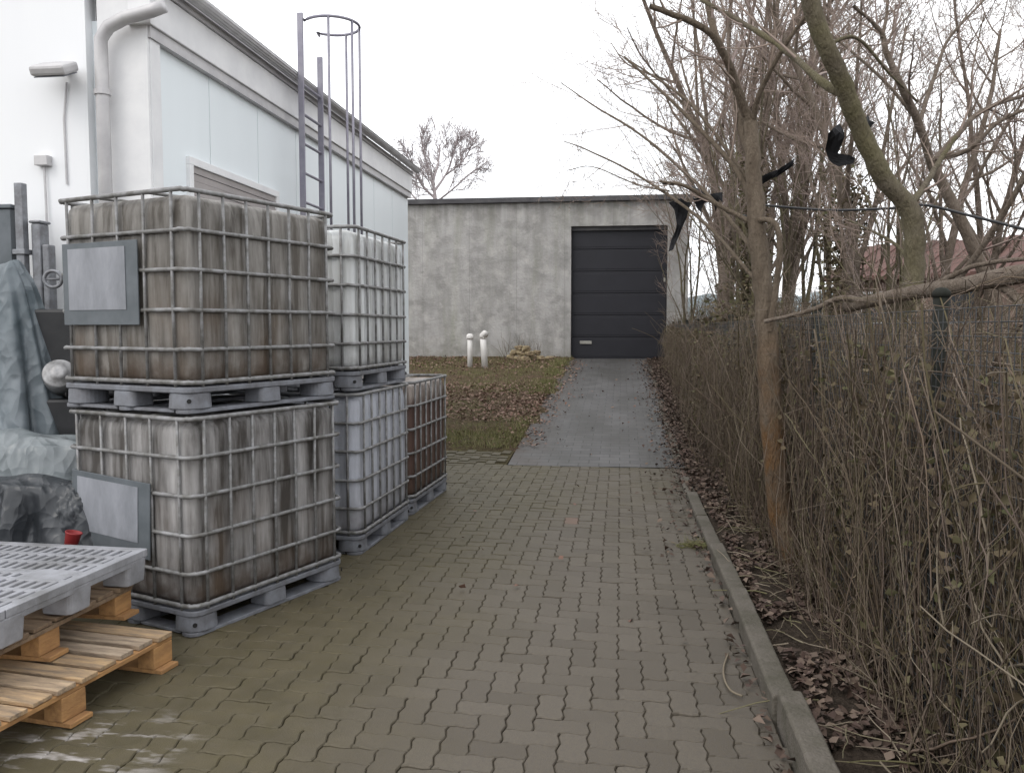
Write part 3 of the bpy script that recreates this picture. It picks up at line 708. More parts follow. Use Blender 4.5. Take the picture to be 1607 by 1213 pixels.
def plastic_pallet(corner, rz, z):
    o = empty('plastic_pallet', (corner.x, corner.y, z), rz, 'light grey slotted plastic pallet lying on top of the wooden pallets', 'pallet')
    W, Ln, h = 1.2, 1.0, .155; d = MB()
    # deck: rim, ribs and slots between them (real gaps)
    d.prism(rrect(W, .05, .015, 3, -W/2, -.025), h-.035, h); d.prism(rrect(W, .05, .015, 3, -W/2, -Ln+.025), h-.035, h)
    d.box(-.05, -.001, -Ln+.051, -.051, h-.0355, h-.0005); d.box(-W+.001, -W+.05, -Ln+.051, -.051, h-.0355, h-.0005)
    nx = 21
    for i in range(nx):
        x = -.05-(W-.1)*(i+.5)/nx; d.box(x-.0125, x+.0125, -Ln+.052, -.052, h-.03, h-.001)
    for y in (-.17, -.30, -.44, -.47, -.56, -.70, -.83): d.box(-W+.051, -.051, y-.018, y+.018, h-.031, h-.0025)
    for cx in (-.17, -W/2, -W+.17):
        for cy in (-.5,): d.prism(rrect(.2, .17, .02, 3, cx, cy), h-.03, h+.0005)
    d.build('deck', M['plast'], o, bevel=.002, seg=1)
    sk = MB()
    sk.box(-.022, -.004, -Ln+.03, -.03, h-.06, h-.036); sk.box(-W+.03, -.03, -Ln+.004, -Ln+.022, h-.06, h-.036); sk.box(-W+.03, -.03, -.022, -.004, h-.06, h-.036)
    sk.build('skirt', M['plast'], o, bevel=.002)
    for cx in (-.085, -W/2, -W+.085):
        for cy in (-.085, -Ln/2, -Ln+.085):
            f = MB(); f.prism(rrect(.165, .165, .03, 4, cx, cy), h-.0365, 0, None, .9); f.v = f.v; f.build('foot', M['plast'], o, bevel=.006)
plastic_pallet(Vector((e0.x, e0.y, 0)), rze, .334)

# ---------------------------------------------------------------- covered clutter between the tanks and the hall
def drape(name, loc, rz, sx, sy, h, material, label, cat, seed, fold=.06, top=.35, lean=(0, 0), n=180, lv=46, sq=3.2):
    vs = []; fs = []
    for j in range(lv+1):
        t = j/lv                                                # 0 top centre -> 1 hem
        if t < .35: r_ = top*(t/.35); z = h*(1-.10*(t/.35)**2)
        else:
            q = (t-.35)/.65; r_ = top+(1-top)*q**.8; z = h*.9*(1-q)
        for i in range(n):
            a = 2*PI*i/n; ca, sa = math.cos(a), math.sin(a)
            sup = (abs(ca)**sq+abs(sa)**sq)**(-1/sq)
            fo = fold*min(1, max(0, t-.15)*1.6)
            k = 1+fo*(1.1*math.sin(7*a+seed+2.2*t)+.8*math.sin(13*a+2.1*seed-3*t)+.9*mnoise.noise((ca*2.2+seed, sa*2.2, t*3)))
            rd = fo*(1-2*abs(mnoise.noise((ca*1.6+seed, sa*1.6+.6*t, t*1.3)))-2*abs(mnoise.noise((ca*3.4, sa*3.4+seed, t*2.6+seed)))*.5)*1.5
            k += rd; x = sup*ca*r_*sx*k+lean[0]*(1-t); y = sup*sa*r_*sy*k+lean[1]*(1-t)
            vs.append((x, y, max(.004, z+.10*h*mnoise.noise((x*2.3+seed, y*2.3, t*2))*min(1, 3*(1-t)))))
    for j in range(lv):
        for i in range(n): fs.append((j*n+i, (j+1)*n+i, (j+1)*n+(i+1) % n, j*n+(i+1) % n))
    o = MB().add(vs, fs).build(name, material, smooth=True); o.location = loc; o.rotation_euler = (0, 0, rz)
    s = o.modifiers.new('thickness', 'SOLIDIFY'); s.thickness = .006
    return tag(o, label, cat)
g = PZ(40, 760, 0)
p = P(34, 600, 5.35); drape('tarpaulin', (p.x-.22, p.y, 0), R(5), .62, .36, 2.12, M['tarp'], 'tall grey-green tarpaulin hanging over piled goods at the far left edge', 'tarpaulin', 1.3, .11, .26, (.12, 0))
p = P(60, 700, 4.95); drape('tarpaulin', (p.x-.12, p.y+.02, 0), R(8), .62, .27, 1.02, M['tarpb'], 'low faded tarpaulin sheet bunched behind the grey plastic pallet', 'tarpaulin', 4.1, .09, .62)
def blob(name, loc, rad, material, label, cat, seed, rough=.16):
    bm = bmesh.new(); bmesh.ops.create_icosphere(bm, subdivisions=5, radius=1)
    for v in bm.verts:
        c = v.co.copy(); k = 1+rough*mnoise.noise(c*1.7+Vector((seed, 0, 0)))+rough*.8*abs(mnoise.noise(c*4.3+Vector((0, seed, 0))))+.05*mnoise.noise(c*9+Vector((seed, seed, 0)))
        v.co = Vector((c.x*rad[0], c.y*rad[1], max(c.z*rad[2], -rad[2]*.72)))*k
    me = bpy.data.meshes.new(name); bm.to_mesh(me); bm.free(); o = link(name, me, material, None, True); o.location = loc
    return tag(o, label, cat)
p = PZ(30, 800, .60); drape('plastic_sheet', (p.x-.02, p.y+.14, .36), R(12), .42, .19, .42, M['bag'], 'black plastic sheet crumpled over goods just behind the plastic pallet', 'plastic sheet', 6.2, .13, .6)
p = PZ(98, 800, .60); blob('plastic_bag', (p.x, p.y+.12, .52), (.14, .12, .2), M['bag'], 'smaller black plastic bundle beside the lower tank label plate', 'bag', 8, .22)
# what carries the bags: a low stack of dark crates
p = PZ(60, 830, .4); m = MB(); m.box(-.5, .38, -.16, .16, 0, .36); m.box(-.52, .40, -.18, .18, .32, .355); 
o = m.build('storage_crate', M['dark'], bevel=.01); o.location = (p.x, p.y+.16, 0); o.rotation_euler = (0, 0, R(10)); tag(o, 'dark storage crate under the black plastic bundles', 'crate')
# red canister
p = PZ(95, 845, .5); o = empty('plastic_cup', (p.x, p.y+.07, .42), R(20), 'small red plastic cup behind the plastic pallet', 'cup')
m = MB(); m.lathe([(.026, 0), (.030, .004), (.040, .092), (.043, .095), (.043, .1), (.037, .1), (.028, .012), (.004, .01)], 20, Matrix.Rotation(R(14), 4, 'Y')); m.build('body', M['red'], o, True)
# machine with bright drum; black body widened to stand for the gap's shadow
p = P(92, 585, 5.35); o = empty('scrap_machine', (p.x, p.y, 0), R(15), 'scrap machine with bright round drum, black body filling in the shadowed gap beside the upper tank', 'machine')
m = MB(); m.box(-.26, .30, -.10, .30, .0, 1.16); m.box(-.24, .34, .0, .28, 1.165, 1.72); m.build('body', M['dark'], o, bevel=.02)
m = MB(); mm = Matrix.Translation((.045, -.10, p.z-.02)) @ Matrix.Rotation(R(62), 4, 'X') @ Matrix.Rotation(R(12), 4, 'Y')
m.lathe([(.02, .075), (.05, .075), (.055, .06), (.088, .058), (.095, .05), (.095, -.03), (.085, -.035), (.085, -.1)], 28, mm); m.build('drum', M['steel'], o, True)
for (dx, dz, rr_) in ((.04, .60, .05),):
    m = MB(); m.tube([(dx+rr_*math.cos(t), -.14, p.z+dz-.02+rr_*math.sin(t)) for t in np.linspace(0, 2*PI, 20, endpoint=False)], .012, 6, True); m.tube([(dx-rr_, -.14, p.z+dz-.02), (dx+rr_, -.14, p.z+dz-.02)], .008, 6); m.build('wheel_ring', M['galv'], o, True)
# posts and a box standing behind the tall tarp
p = P(36, 400, 5.75); m = MB(); m.box(-.028, .028, -.028, .028, 0, P(36, 288, 5.75).z); m.box(-.045, .045, -.045, .045, P(36, 400, 5.75).z, P(36, 392, 5.75).z)
o = m.build('steel_post', M['galv'], bevel=.004); o.location = (p.x, p.y, 0); tag(o, 'upright grey steel post rising behind the tall tarpaulin', 'post')
p = P(14, 360, 5.8); m = MB(); z1 = P(14, 330, 5.8).z; m.box(-.16, .06, -.06, .06, 0, z1); m.box(-.18, .075, -.075, .075, z1+.002, z1+.03)
o = m.build('metal_cabinet', M['plate'], bevel=.006); o.location = (p.x, p.y, 0); tag(o, 'dark grey cabinet behind the tarpaulin at the left frame edge', 'cabinet')
p = P(64, 375, 5.8); z1 = P(64, 352, 5.8).z; m = MB(); m.box(-.035, .03, -.05, .05, 0, z1); m.box(-.045, .04, -.06, .06, z1+.001, z1+.02); m.box(.032, .08, -.04, .04, 0, z1-.14)
o = m.build('machine_head', M['galv'], bevel=.01); o.location = (p.x, p.y, 0); tag(o, 'narrow grey pump head between the steel post and the upper tank', 'pump')

# ---------------------------------------------------------------- fence
FX = 1.21; FH = 1.70
FT = lambda y: max(float(gz(y))+.75, FH)
def fence():
    o = empty('mesh_fence', (FX, 3.5, 0), 0, 'green-grey wire mesh fence overgrown with dry climbers along the right', 'fence')
    py = [1.39+2.135*i for i in range(10)]
    Pt = []; Rd = []
    for y in np.arange(.4, 20.9, .05):
        z = float(gz(y)); Pt.append([(0, y-3.5, z+.03), (0, y-3.5, FT(y)-.03)]); Rd.append([.0019]*2)
    for k in range(34):
        for i in range(10):
            ya, yb = (.4 if i == 0 else py[i-1]), py[i]; u = k/33
            Pt.append([(0, ya-3.5, (float(gz(ya))+.04)*(1-u)+(FT(ya)-.03)*u), (0, yb-3.5, (float(gz(yb))+.04)*(1-u)+(FT(yb)-.03)*u)]); Rd.append([.0019]*2)
    tube_obj('wire_mesh', [(np.array(Pt, float), np.array(Rd), 4)], M['wire'], o)
    for y in py:
        z = float(gz(y)); m = MB(); m.tube([(.035, y-3.5, z-.2), (.035, y-3.5, FT(y)+.02)], .03, 12); m.lathe([(.034, 0), (.034, .02), (.02, .035), (.004, .038)], 12, Matrix.Translation((.035, y-3.5, FT(y)+.021)))
        m.build('fence_post', M['post'], o, True)
fence()

# ---------------------------------------------------------------- trees
def unit(v): return v/(np.linalg.norm(v)+1e-9)
def stem(p, d, L_, n, wob, up=0.0):
    pts = [np.array(p, float)]; d = unit(np.array(d, float)); s = L_/(n-1)
    for i in range(n-1):
        d = unit(d+rng.normal(0, wob, 3)+np.array((0, 0, up))); pts.append(pts[-1]+d*s)
    return np.array(pts)
def sample(pts, t):
    f = t*(len(pts)-1); i = min(int(f), len(pts)-2); return pts[i]+(pts[i+1]-pts[i])*(f-i), unit(pts[i+1]-pts[i])
def spawn(parents, num, lf, n, ang=(25, 60), wob=.12, up=.04, rf=.5, t0=.25, rmin=.0015):
    """parents: list of (pts, radii). children shorter and thinner"""
    out = []
    for (pts, rd) in parents:
        Lp = np.linalg.norm(np.diff(pts, axis=0), axis=1).sum()
        k = num if isinstance(num, int) else int(max(2, num(Lp)))
        for q in range(k):
            t = t0+(1-t0)*(q+rng.random())/k; t = min(t, .99)
            p, d = sample(pts, t); a = R(rng.uniform(*ang)); per = unit(np.cross(d, rng.normal(0, 1, 3)))
            dd = d*math.cos(a)+per*math.sin(a)
            L_ = Lp*lf*rng.uniform(.6, 1.25)*(1.15-.55*t); r0 = max(rmin, np.interp(t, lin(0, 1, len(rd)), rd)*rf)
            out.append((stem(p, dd, L_, n, wob, up), np.linspace(r0, max(rmin*.6, r0*.3), n)))
    return out
def batch(lst, sides):
    by = {}
    for p, r in lst: by.setdefault(len(p), []).append((p, r))
    return [(np.array([a for a, b in v]), np.array([b for a, b in v]), sides) for v in by.values()]
def smooth_path(pts, k=5):
    pts = np.array([list(p) for p in pts], float)
    P_ = np.vstack([2*pts[0]-pts[1], pts, 2*pts[-1]-pts[-2]]); out = []
    for i in range(1, len(P_)-2):
        for j in range(k):
            t = j/k; a, b, c, d = P_[i-1:i+3]
            out.append(.5*((2*b)+(-a+c)*t+(2*a-5*b+4*c-d)*t*t+(-a+3*b-3*c+d)*t**3))
    out.append(pts[-1]); return np.array(out)
def limb(pix, r0, r1, k=5):
    pts = smooth_path([P(*q) for q in pix], k); pts[1:-1] += rng.normal(0, min(r0*.045, .004), pts[1:-1].shape)
    t = lin(0, 1, len(pts)); return (pts, r0+(r1-r0)*t+r0*.03*rng.normal(0, 1, len(pts)))
def plant(name, wood, twigs, bark, twm, label, cat, group=None, base=None):
    b = base if base is not None else wood[0][0][0]
    o = empty(name, tuple(b), 0, label, cat, group); off = np.array(b)
    sh = lambda l: [(p-off, r) for p, r in l]
    tube_obj('trunk', batch(sh(wood), 10), bark, o)
    if twigs: tube_obj('crown', batch(sh(twigs), 3), twm, o)
    return o
# foreground tree in front of the fence, lichened stem
tA = [limb([(1243, 880, 5.551), (1224, 800, 5.551), (1210, 640, 5.569), (1203, 520, 5.597), (1193, 400, 5.642), (1184, 310, 5.688), (1180, 240, 5.733), (1178, 190, 5.779)], .085, .045),
      limb([(1178, 195, 5.779), (1160, 150, 5.733), (1138, 90, 5.642), (1105, 45, 5.551), (1020, 10, 5.460)], .036, .016),
      limb([(1181, 250, 5.733), (1165, 205, 5.824), (1150, 120, 6.006), (1118, 40, 6.188), (1100, -60, 6.370)], .034, .02),
      limb([(1179, 200, 5.779), (1195, 140, 5.642), (1240, 60, 5.460), (1300, -20, 5.278)], .02, .01),
      limb([(1184, 330, 5.688), (1150, 260, 5.824), (1060, 165, 6.097), (980, 90, 6.370)], .022, .007),
      limb([(1190, 355, 5.660), (1120, 318, 5.733), (1075, 292, 5.733), (1035, 285, 5.779)], .018, .008),
      limb([(1185, 345, 5.642), (1215, 350, 5.551), (1224, 390, 5.505), (1218, 450, 5.505), (1208, 520, 5.533)], .019, .022)]
tA += [limb([(1188, 400, 5.64), (1110, 305, 6.2), (1010, 215, 7.0), (930, 165, 7.6), (880, 130, 8.0)], .016, .004), limb([(1186, 440, 5.62), (1100, 345, 6.2), (1000, 275, 6.9), (920, 235, 7.5), (885, 222, 7.8)], .014, .004), limb([(1185, 300, 5.7), (1090, 170, 6.3), (1010, 110, 6.8), (970, 85, 7.2)], .014, .004), limb([(1050, 300, 6.5), (1000, 290, 6.9), (930, 262, 7.4), (890, 268, 7.7)], .007, .003)]
a2 = spawn(tA[1:6]+tA[7:], 6, .5, 7, wob=.10, up=.05, rf=.5); a3 = spawn(a2, 5, .5, 6, rf=.6, wob=.12); a4 = spawn(a3, 3, .5, 5, rf=.7, wob=.14, rmin=.0022)
plant('bare_tree', tA, a2+a3+a4, M['barkA'], M['twig'], 'slender bare tree with orange lichened trunk standing in front of the fence by the kerb', 'tree')
# leaning tree behind the fence
tB = [limb([(1378, 760, 4.75), (1385, 640, 4.75), (1402, 540, 4.72), (1428, 470, 4.7), (1436, 400, 4.7), (1428, 330, 4.68), (1385, 275, 4.65), (1348, 200, 4.6), (1318, 120, 4.5), (1290, 60, 4.45), (1262, -30, 4.4), (1230, -160, 4.3)], .062, .042),
      limb([(1330, 150, 4.55), (1290, 130, 4.7), (1240, 85, 5.0), (1180, 45, 5.3), (1100, 0, 5.6)], .026, .012),
      limb([(1425, 325, 4.68), (1446, 300, 4.75), (1470, 260, 4.9), (1500, 215, 5.0)], .022, .012),
      limb([(1300, 70, 4.45), (1345, 60, 4.5), (1395, 115, 4.6), (1440, 160, 4.8)], .011, .005),
      limb([(1435, 420, 4.7), (1400, 380, 4.9), (1330, 345, 5.3)], .012, .006)]
b2 = spawn(tB[1:], 6, .55, 7, wob=.10, up=.05, rf=.5); b3 = spawn(b2, 5, .5, 6, rf=.6, wob=.12); b4 = spawn(b3, 2, .5, 5, rf=.7, wob=.14, rmin=.002)
plant('bare_tree', tB, b2+b3+b4, M['barkB'], M['twig'], 'bare tree with thick olive trunk that bends left over the fence', 'tree')
# forked tree at the right
tC = [limb([(1580, 640, 6.0), (1575, 520, 6.0), (1545, 430, 6.0), (1500, 330, 6.0), (1462, 258, 6.0)], .05, .036),
      limb([(1462, 258, 6.0), (1440, 190, 5.9), (1412, 130, 5.8), (1390, 80, 5.8), (1382, 50, 5.8), (1340, 10, 5.7)], .030, .012),
      limb([(1462, 258, 6.0), (1500, 215, 6.1), (1540, 175, 6.3), (1607, 150, 6.5), (1700, 120, 6.8)], .024, .010),
      limb([(1468, 250, 6.0), (1520, 235, 5.8), (1570, 190, 5.7), (1640, 160, 5.6)], .020, .009),
      limb([(1440, 200, 5.9), (1470, 110, 6.1), (1490, 60, 6.2), (1545, 0, 6.3)], .016, .007),
      limb([(1384, 60, 5.8), (1392, 20, 5.9), (1394, -40, 6)], .012, .008),
      limb([(1440, 190, 5.9), (1390, 130, 6.0), (1310, 60, 6.2), (1240, 20, 6.4)], .014, .006)]
c2 = spawn(tC[1:], 7, .5, 7, wob=.10, up=.04, rf=.5); c3 = spawn(c2, 5, .5, 6, rf=.6, wob=.12); c4 = spawn(c3, 3, .5, 5, rf=.7, wob=.14, rmin=.002)
plant('bare_tree', tC, c2+c3+c4, M['barkC'], M['twig'], 'forked bare tree at the right whose grey limbs fan out from one knot', 'tree')
# slanting thin stem at far right
tD = [limb([(1480, 470, 5.6), (1540, 390, 5.4), (1590, 310, 5.2), (1640, 220, 5.0)], .022, .012)]
d2 = spawn(tD, 7, .6, 7, up=.03); d3 = spawn(d2, 5, .5, 5, rf=.6)
plant('sapling', tD, d2+d3, M['barkC'], M['twig'], 'thin slanting stem crossing the sky at the right frame edge', 'sapling')

# background trees: a few generated kinds, then copies
def gen_tree(h, spread, dens, trunk_n=1, seed=0, tw=.004):
    wood = []
    for k in range(trunk_n):
        d = (rng.normal(0, .12), rng.normal(0, .12), 1) if trunk_n > 1 else (rng.normal(0, .05), rng.normal(0, .05), 1)
        wood.append((stem((rng.normal(0, .12)*(trunk_n > 1), rng.normal(0, .12)*(trunk_n > 1), 0), d, h*rng.uniform(.8, 1), 12, .06, .05), lin(.013*h/(trunk_n**.5), .003*h/(trunk_n**.5), 12)))
    l1 = spawn(wood, max(3, int(dens[0]/trunk_n)), spread, 9, (25, 55), .08, .07, .55, .22)
    if tw > .006: wood = [(p, r*2.0) for p, r in wood]; l1 = [(p, r*1.2) for p, r in l1]
    l2 = spawn(l1, dens[1], .5, 7, (25, 55), .10, .06, .5, .2, .006)
    l3 = spawn(l2, dens[2], .5, 6, (20, 55), .12, .05, .6, .15, tw)
    l4 = spawn(l3, dens[3], .55, 4, (20, 50), .14, .04, .7, .1, tw*.8)
    return wood+l1, l2+l3+l4
def copy_tree(o):
    c = o.copy(); COL.objects.link(c)
    for ch in o.children:
        k = ch.copy(); COL.objects.link(k); k.parent = c
    return c
def proto(args, bark, tw, name='bare_tree'):
    wd, tg = gen_tree(*args); return plant(name, wd, tg, bark, tw, '', '', base=np.zeros(3))
pr = [proto((8, .42, (15, 7, 6, 3)), M['barkC'], M['twig']), proto((9, .34, (17, 7, 6, 3), 2), M['barkC'], M['twig']), proto((6, .5, (18, 6, 6, 3), 4), M['barkB'], M['twig'], 'bare_shrub')]
used = [False]*3
BG = [  # kind, px, forward distance, scale, label
 (1, 1165, 12.5, 1.0, 'twin-stemmed bare tree right behind the orange lichened trunk, brown with dead ivy'),
 (0, 1120, 16.5, 1.05, 'bare tree beside the garage corner whose twigs reach over the roof'),
 (0, 1320, 10.5, .85, 'bare tree with brown ivy-clad stem between the two nearest trunks'),
 (1, 1245, 15, 1.0, 'bare tree in the second row behind the leaning trunk'),
 (2, 1080, 18.5, .8, 'multi-stemmed bare shrub next to the garage pier'),
 (0, 1500, 12, .8, 'bare tree behind the forked one near the red roof'),
 (2, 1440, 9, .7, 'multi-stemmed bare shrub behind the leaning trunk and the mesh fence'),
 (1, 1590, 10, .75, 'bare tree at the right frame edge above the fence log'),
 (0, 1190, 22, 1.1, 'tall thin bare tree farthest back behind the garage side'),
 (1, 1210, 17.5, 1.15, 'twin-stemmed bare tree in the third row, right of the garage'),
 (0, 1150, 14.0, 1.1, 'bare tree close to the right of the twin-stemmed ivy-clad one'),
 (1, 1540, 15, .9, 'twin-stemmed bare tree near the right end of the red roof'),
 (2, 1180, 11.2, .85, 'multi-stemmed bare shrub around the foot of the ivy-clad twin stems'),
 (2, 1245, 13, 1.0, 'multi-stemmed bare shrub of upright shoots between the orange and the leaning trunk'),
 (2, 1305, 16, 1.15, 'tall multi-stemmed bare shrub behind the second ivy-clad stem'),
 (2, 1180, 18, 1.2, 'tall multi-stemmed bare shrub far behind the orange trunk'),
 (2, 1390, 15, 1.0, 'multi-stemmed bare shrub left of the red roof end'),
 (2, 1140, 15, .9, 'multi-stemmed bare shrub between the garage pier and the orange trunk'),
]
for (k, px, d, s, lab) in BG:
    o = pr[k] if not used[k] else copy_tree(pr[k]); used[k] = True
    r = ray(px, 515); x, y = r.x*d, r.y*d
    o.location = (x, y, float(gz(y))); o.rotation_euler = (R(random.uniform(-3, 3)), R(random.uniform(-3, 3)), random.uniform(0, 6.3)); o.scale = (s, s, s)
    tag(o, lab, 'tree' if k < 2 else 'shrub', 'bare trees and shrubs behind the fence')
# the one behind the garage
D_ = 34
fw = [limb([(684, 345, D_), (683, 310, D_), (680, 285, D_), (688, 255, D_+.5), (690, 228, D_+.5)], 0.088, 0.020), limb([(683, 312, D_), (662, 290, D_), (650, 262, D_-.5), (640, 235, D_-1)], 0.055, 0.016),
      limb([(682, 300, D_), (702, 270, D_+1), (712, 240, D_+1), (718, 216, D_+1)], 0.055, 0.016), limb([(684, 318, D_), (712, 296, D_-1), (736, 274, D_-1), (752, 262, D_-1)], 0.044, 0.012),
      limb([(676, 325, D_), (652, 312, D_+1), (632, 282, D_+1), (622, 260, D_+1)], 0.044, 0.012), limb([(682, 290, D_), (672, 262, D_+1), (664, 238, D_+1), (662, 214, D_+1)], 0.044, 0.012),
      limb([(700, 275, D_+1), (722, 258, D_), (735, 240, D_), (742, 225, D_)], 0.033, 0.010)]
f2 = spawn(fw, 12, .45, 7, (20, 50), .1, .06, .5, .2, .012); f3 = spawn(f2, 8, .55, 6, (20, 50), .12, .05, .7, .1, .0105); f4 = spawn(f3, 4, .6, 4, (20, 50), .12, .04, .8, .1, .0095)
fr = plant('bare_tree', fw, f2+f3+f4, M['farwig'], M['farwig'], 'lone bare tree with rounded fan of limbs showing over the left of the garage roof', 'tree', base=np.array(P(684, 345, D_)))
# ivy clumps on the two background stems: dead leaf clusters
def leaf_cloud(name, centers, n, size, m, parent=None):
    C_ = centers[rng.integers(0, len(centers), n)]; V, Q, T = leaves(C_[:, :3]+np.clip(rng.normal(0, .8, (n, 3)), -1.25, 1.25)*C_[:, 3:4]*np.array((1, 1, 1.6)), size, flat=False)
    return fast_mesh(name, V, Q, m, parent, False, T)
def leaves(Pc, size, flat=True):
    n = len(Pc); a = rng.random(n)*2*PI; s = size*rng.uniform(.55, 1.3, n)
    if flat: nrm = np.stack([rng.normal(0, .45, n), rng.normal(0, .45, n), np.ones(n)], -1)
    else: nrm = rng.normal(0, 1, (n, 3))
    nrm /= np.linalg.norm(nrm, axis=1, keepdims=True)
    u = np.stack([np.cos(a), np.sin(a), np.zeros(n)], -1); u -= nrm*(u*nrm).sum(1, keepdims=True); u /= np.linalg.norm(u, axis=1, keepdims=True)+1e-9
    v = np.cross(nrm, u); s = s[:, None]; wd = .34
    cu = rng.uniform(-.1, .35, n)[:, None]
    p = [Pc-u*s*.5, Pc-u*s*.12+v*s*wd+nrm*s*cu, Pc+u*s*.5, Pc-u*s*.12-v*s*wd+nrm*s*cu*.8]
    V = np.stack(p, 1).reshape(-1, 3); b = np.arange(n)[:, None]*4
    Q = np.concatenate([b+np.array([[0, 1, 2]]), b+np.array([[0, 2, 3]])], 0).astype(int)
    t = rng.random(n)
    return V, Q, np.concatenate([t, t])
for (px, d, r_, top_, lab) in ((1150, 11.0, .38, 1.5, 'rounded brown bramble mound at the fence, left of the ivy-clad stems'), (1172, 12.4, .24, 3.7, 'brown dead ivy mass climbing the stem behind the orange trunk'), (1322, 10.6, .22, 3.2, 'brown dead ivy mass on the stem between the two nearest trunks')):
    r = ray(px, 515); x, y = r.x*d, r.y*d; z = float(gz(y))
    cs = np.array([(rng.normal(0, .09), rng.normal(0, .09), h_, r_*rng.uniform(.6, 1.1)*(1.1-.35*h_/top_)) for h_ in np.linspace(.3, top_, 40)])
    o = empty('ivy_clump', (x, y, z), 0, lab, 'ivy'); leaf_cloud('foliage', cs, 4200, .06, M['ivy'], o)
    stm = [(stem((rng.normal(0, r_*.5), rng.normal(0, r_*.5), 0), (rng.normal(0, .05), rng.normal(0, .05), 1), top_, 12, .07, .08), lin(.016, .006, 12)) for _ in range(16)]
    tube_obj('stems', batch(stm, 4), M['barkC'], o)

# ---------------------------------------------------------------- climbers and undergrowth (uncountable)
def rand_stems(n, yfun, xr, zr, hr, wob, up, nn=9, rad=(.0018, .004), dirf=None):
    out = []
    for _ in range(n):
        y = yfun(); x = rng.uniform(*xr); z = float(gz(y))+rng.uniform(*zr); L_ = rng.uniform(*hr)
        d = dirf() if dirf else (rng.normal(0, .25), rng.normal(0, .35), 1)
        r0 = rng.uniform(*rad); out.append((stem((x, y, z), d, L_, nn, wob, up), np.linspace(r0, r0*.5, nn)))
    return out
yn = lambda: 1.0+20*rng.random()**1.25
hm = lambda y: float(np.interp(y, [0, 2.5, 5, 7, 10, 14, 21], [1.4, 1.45, 1.55, 1.66, 1.55, 1.2, .85]))     # how high the growth stands
hv = lambda y: hm(y)*(1+.28*mnoise.noise((y*1.1, 3.1, 0))+.18*mnoise.noise((y*3.7, 1.7, 5)))
def xlim(p, lo_): p[:, 0] = np.where(p[:, 0] < lo_, lo_+.3*(p[:, 0]-lo_), p[:, 0]); return p
def climb(n, yf, xr, frac, wob, nn=10, rad=(.0016, .004), lean=0., dy=.2, lo_=1.10):
    out = []
    for _ in range(n):
        y = yf(); h_ = hv(y)*rng.uniform(*frac); x = rng.uniform(*xr); z = float(gz(y)); r0 = rng.uniform(*rad)*(1 if rng.random() < .93 else 2.2)
        p = stem((x, y, z), (rng.normal(lean, .08), rng.normal(0, dy), 1), h_*1.12, nn, wob, .06); p[:, 2] = np.minimum(p[:, 2], z+hv(y)*1.06+.05*rng.normal()); out.append((xlim(p, lo_), np.linspace(r0, r0*.5, nn)))
    return out
def droop(n, yf, xr, nn=10, dy=.3, lo_=1.07):
    out = []
    for _ in range(n):
        y = yf(); z = float(gz(y)); h_ = hv(y); r0 = rng.uniform(.0014, .0034)
        p = stem((rng.uniform(*xr), y, z+h_*rng.uniform(.6, 1.04)), (rng.normal(-.10, .15), rng.normal(0, dy), rng.uniform(-.9, .2)), h_*rng.uniform(.35, .95), nn, .2, -.16); p[:, 2] = np.maximum(p[:, 2], z+.02)
        out.append((xlim(p, lo_), np.linspace(r0, r0*.5, nn)))
    return out
near = lambda: rng.uniform(.8, 7); far = lambda: 6.5+14.5*rng.random()**1.1
wd_ = []
for _ in range(150):
    y = 1+19.5*rng.random()**1.15; r0 = rng.uniform(.005, .012); xb = rng.uniform(1.3, 1.5) if y < 7 else rng.uniform(1.14, 1.42); p = stem((xb, y, float(gz(y))), (rng.normal(0, .1), rng.normal(0, .28), 1), hv(y)*rng.uniform(.7, 1.2), 9, .13, .05); wd_.append((xlim(p, 1.25 if y < 7 else 1.12), np.linspace(r0, r0*.4, 9)))
wc_ = spawn(wd_, 6, .5, 8, (20, 60), .15, .0, .5, .2, .0022); wc2 = spawn(wc_, 5, .55, 6, (20, 60), .16, -.02, .65, .15, .0016)
for p, q in wc_+wc2: xlim(p, 1.18 if p[0, 1] < 7 else 1.06)
vin = wd_+wc_+wc2+climb(1500, near, (1.28, 1.55), (.3, 1.1), .22, dy=.32, lo_=1.262)+climb(260, near, (1.13, 1.2), (.2, .7), .22, dy=.5)+droop(1500, near, (1.29, 1.5), dy=.6, lo_=1.262)+droop(330, near, (1.14, 1.2), dy=.7)
vin += climb(420, lambda: rng.uniform(1, 8), (1.0, 1.16), (.12, .5), .24, lean=-.05, lo_=.9, dy=.5)
vin += climb(2000, far, (1.12, 1.42), (.3, 1.1), .24, lo_=1.04, dy=.32)+droop(2900, far, (1.12, 1.45), lo_=1.05, dy=.5)+climb(420, lambda: rng.uniform(8.5, 20.5), (.9, 1.15), (.1, .45), .28, lean=-.08, lo_=.84)+droop(420, lambda: rng.uniform(8.5, 20.5), (1.02, 1.15), lo_=.92)
vin += climb(380, near, (1.17, 1.3), (1.0, 1.7), .15)
o = tube_obj('climbing_vines', batch(vin, 3), M['vine']); o['kind'] = 'stuff'; o['label'] = 'tangle of dry brown climber stems covering the mesh fence'
pale = rand_stems(60, yn, (1.14, 1.24), (.0, 1.2), (.3, .85), .13, .0, 10, (.0022, .0052), lambda: (rng.normal(0, .06), rng.normal(0, .7), rng.uniform(.2, 1)))
pale += rand_stems(60, lambda: rng.uniform(1.2, 6), (1.12, 1.2), (0, .9), (.25, .7), .13, .0, 10, (.0025, .0055), lambda: (rng.normal(0, .06), rng.normal(0, .7), rng.uniform(.2, 1)))
o = tube_obj('pale_vines', batch(pale, 4), M['straw']); o['kind'] = 'stuff'; o['label'] = 'pale straw-coloured stems standing out in the fence growth'
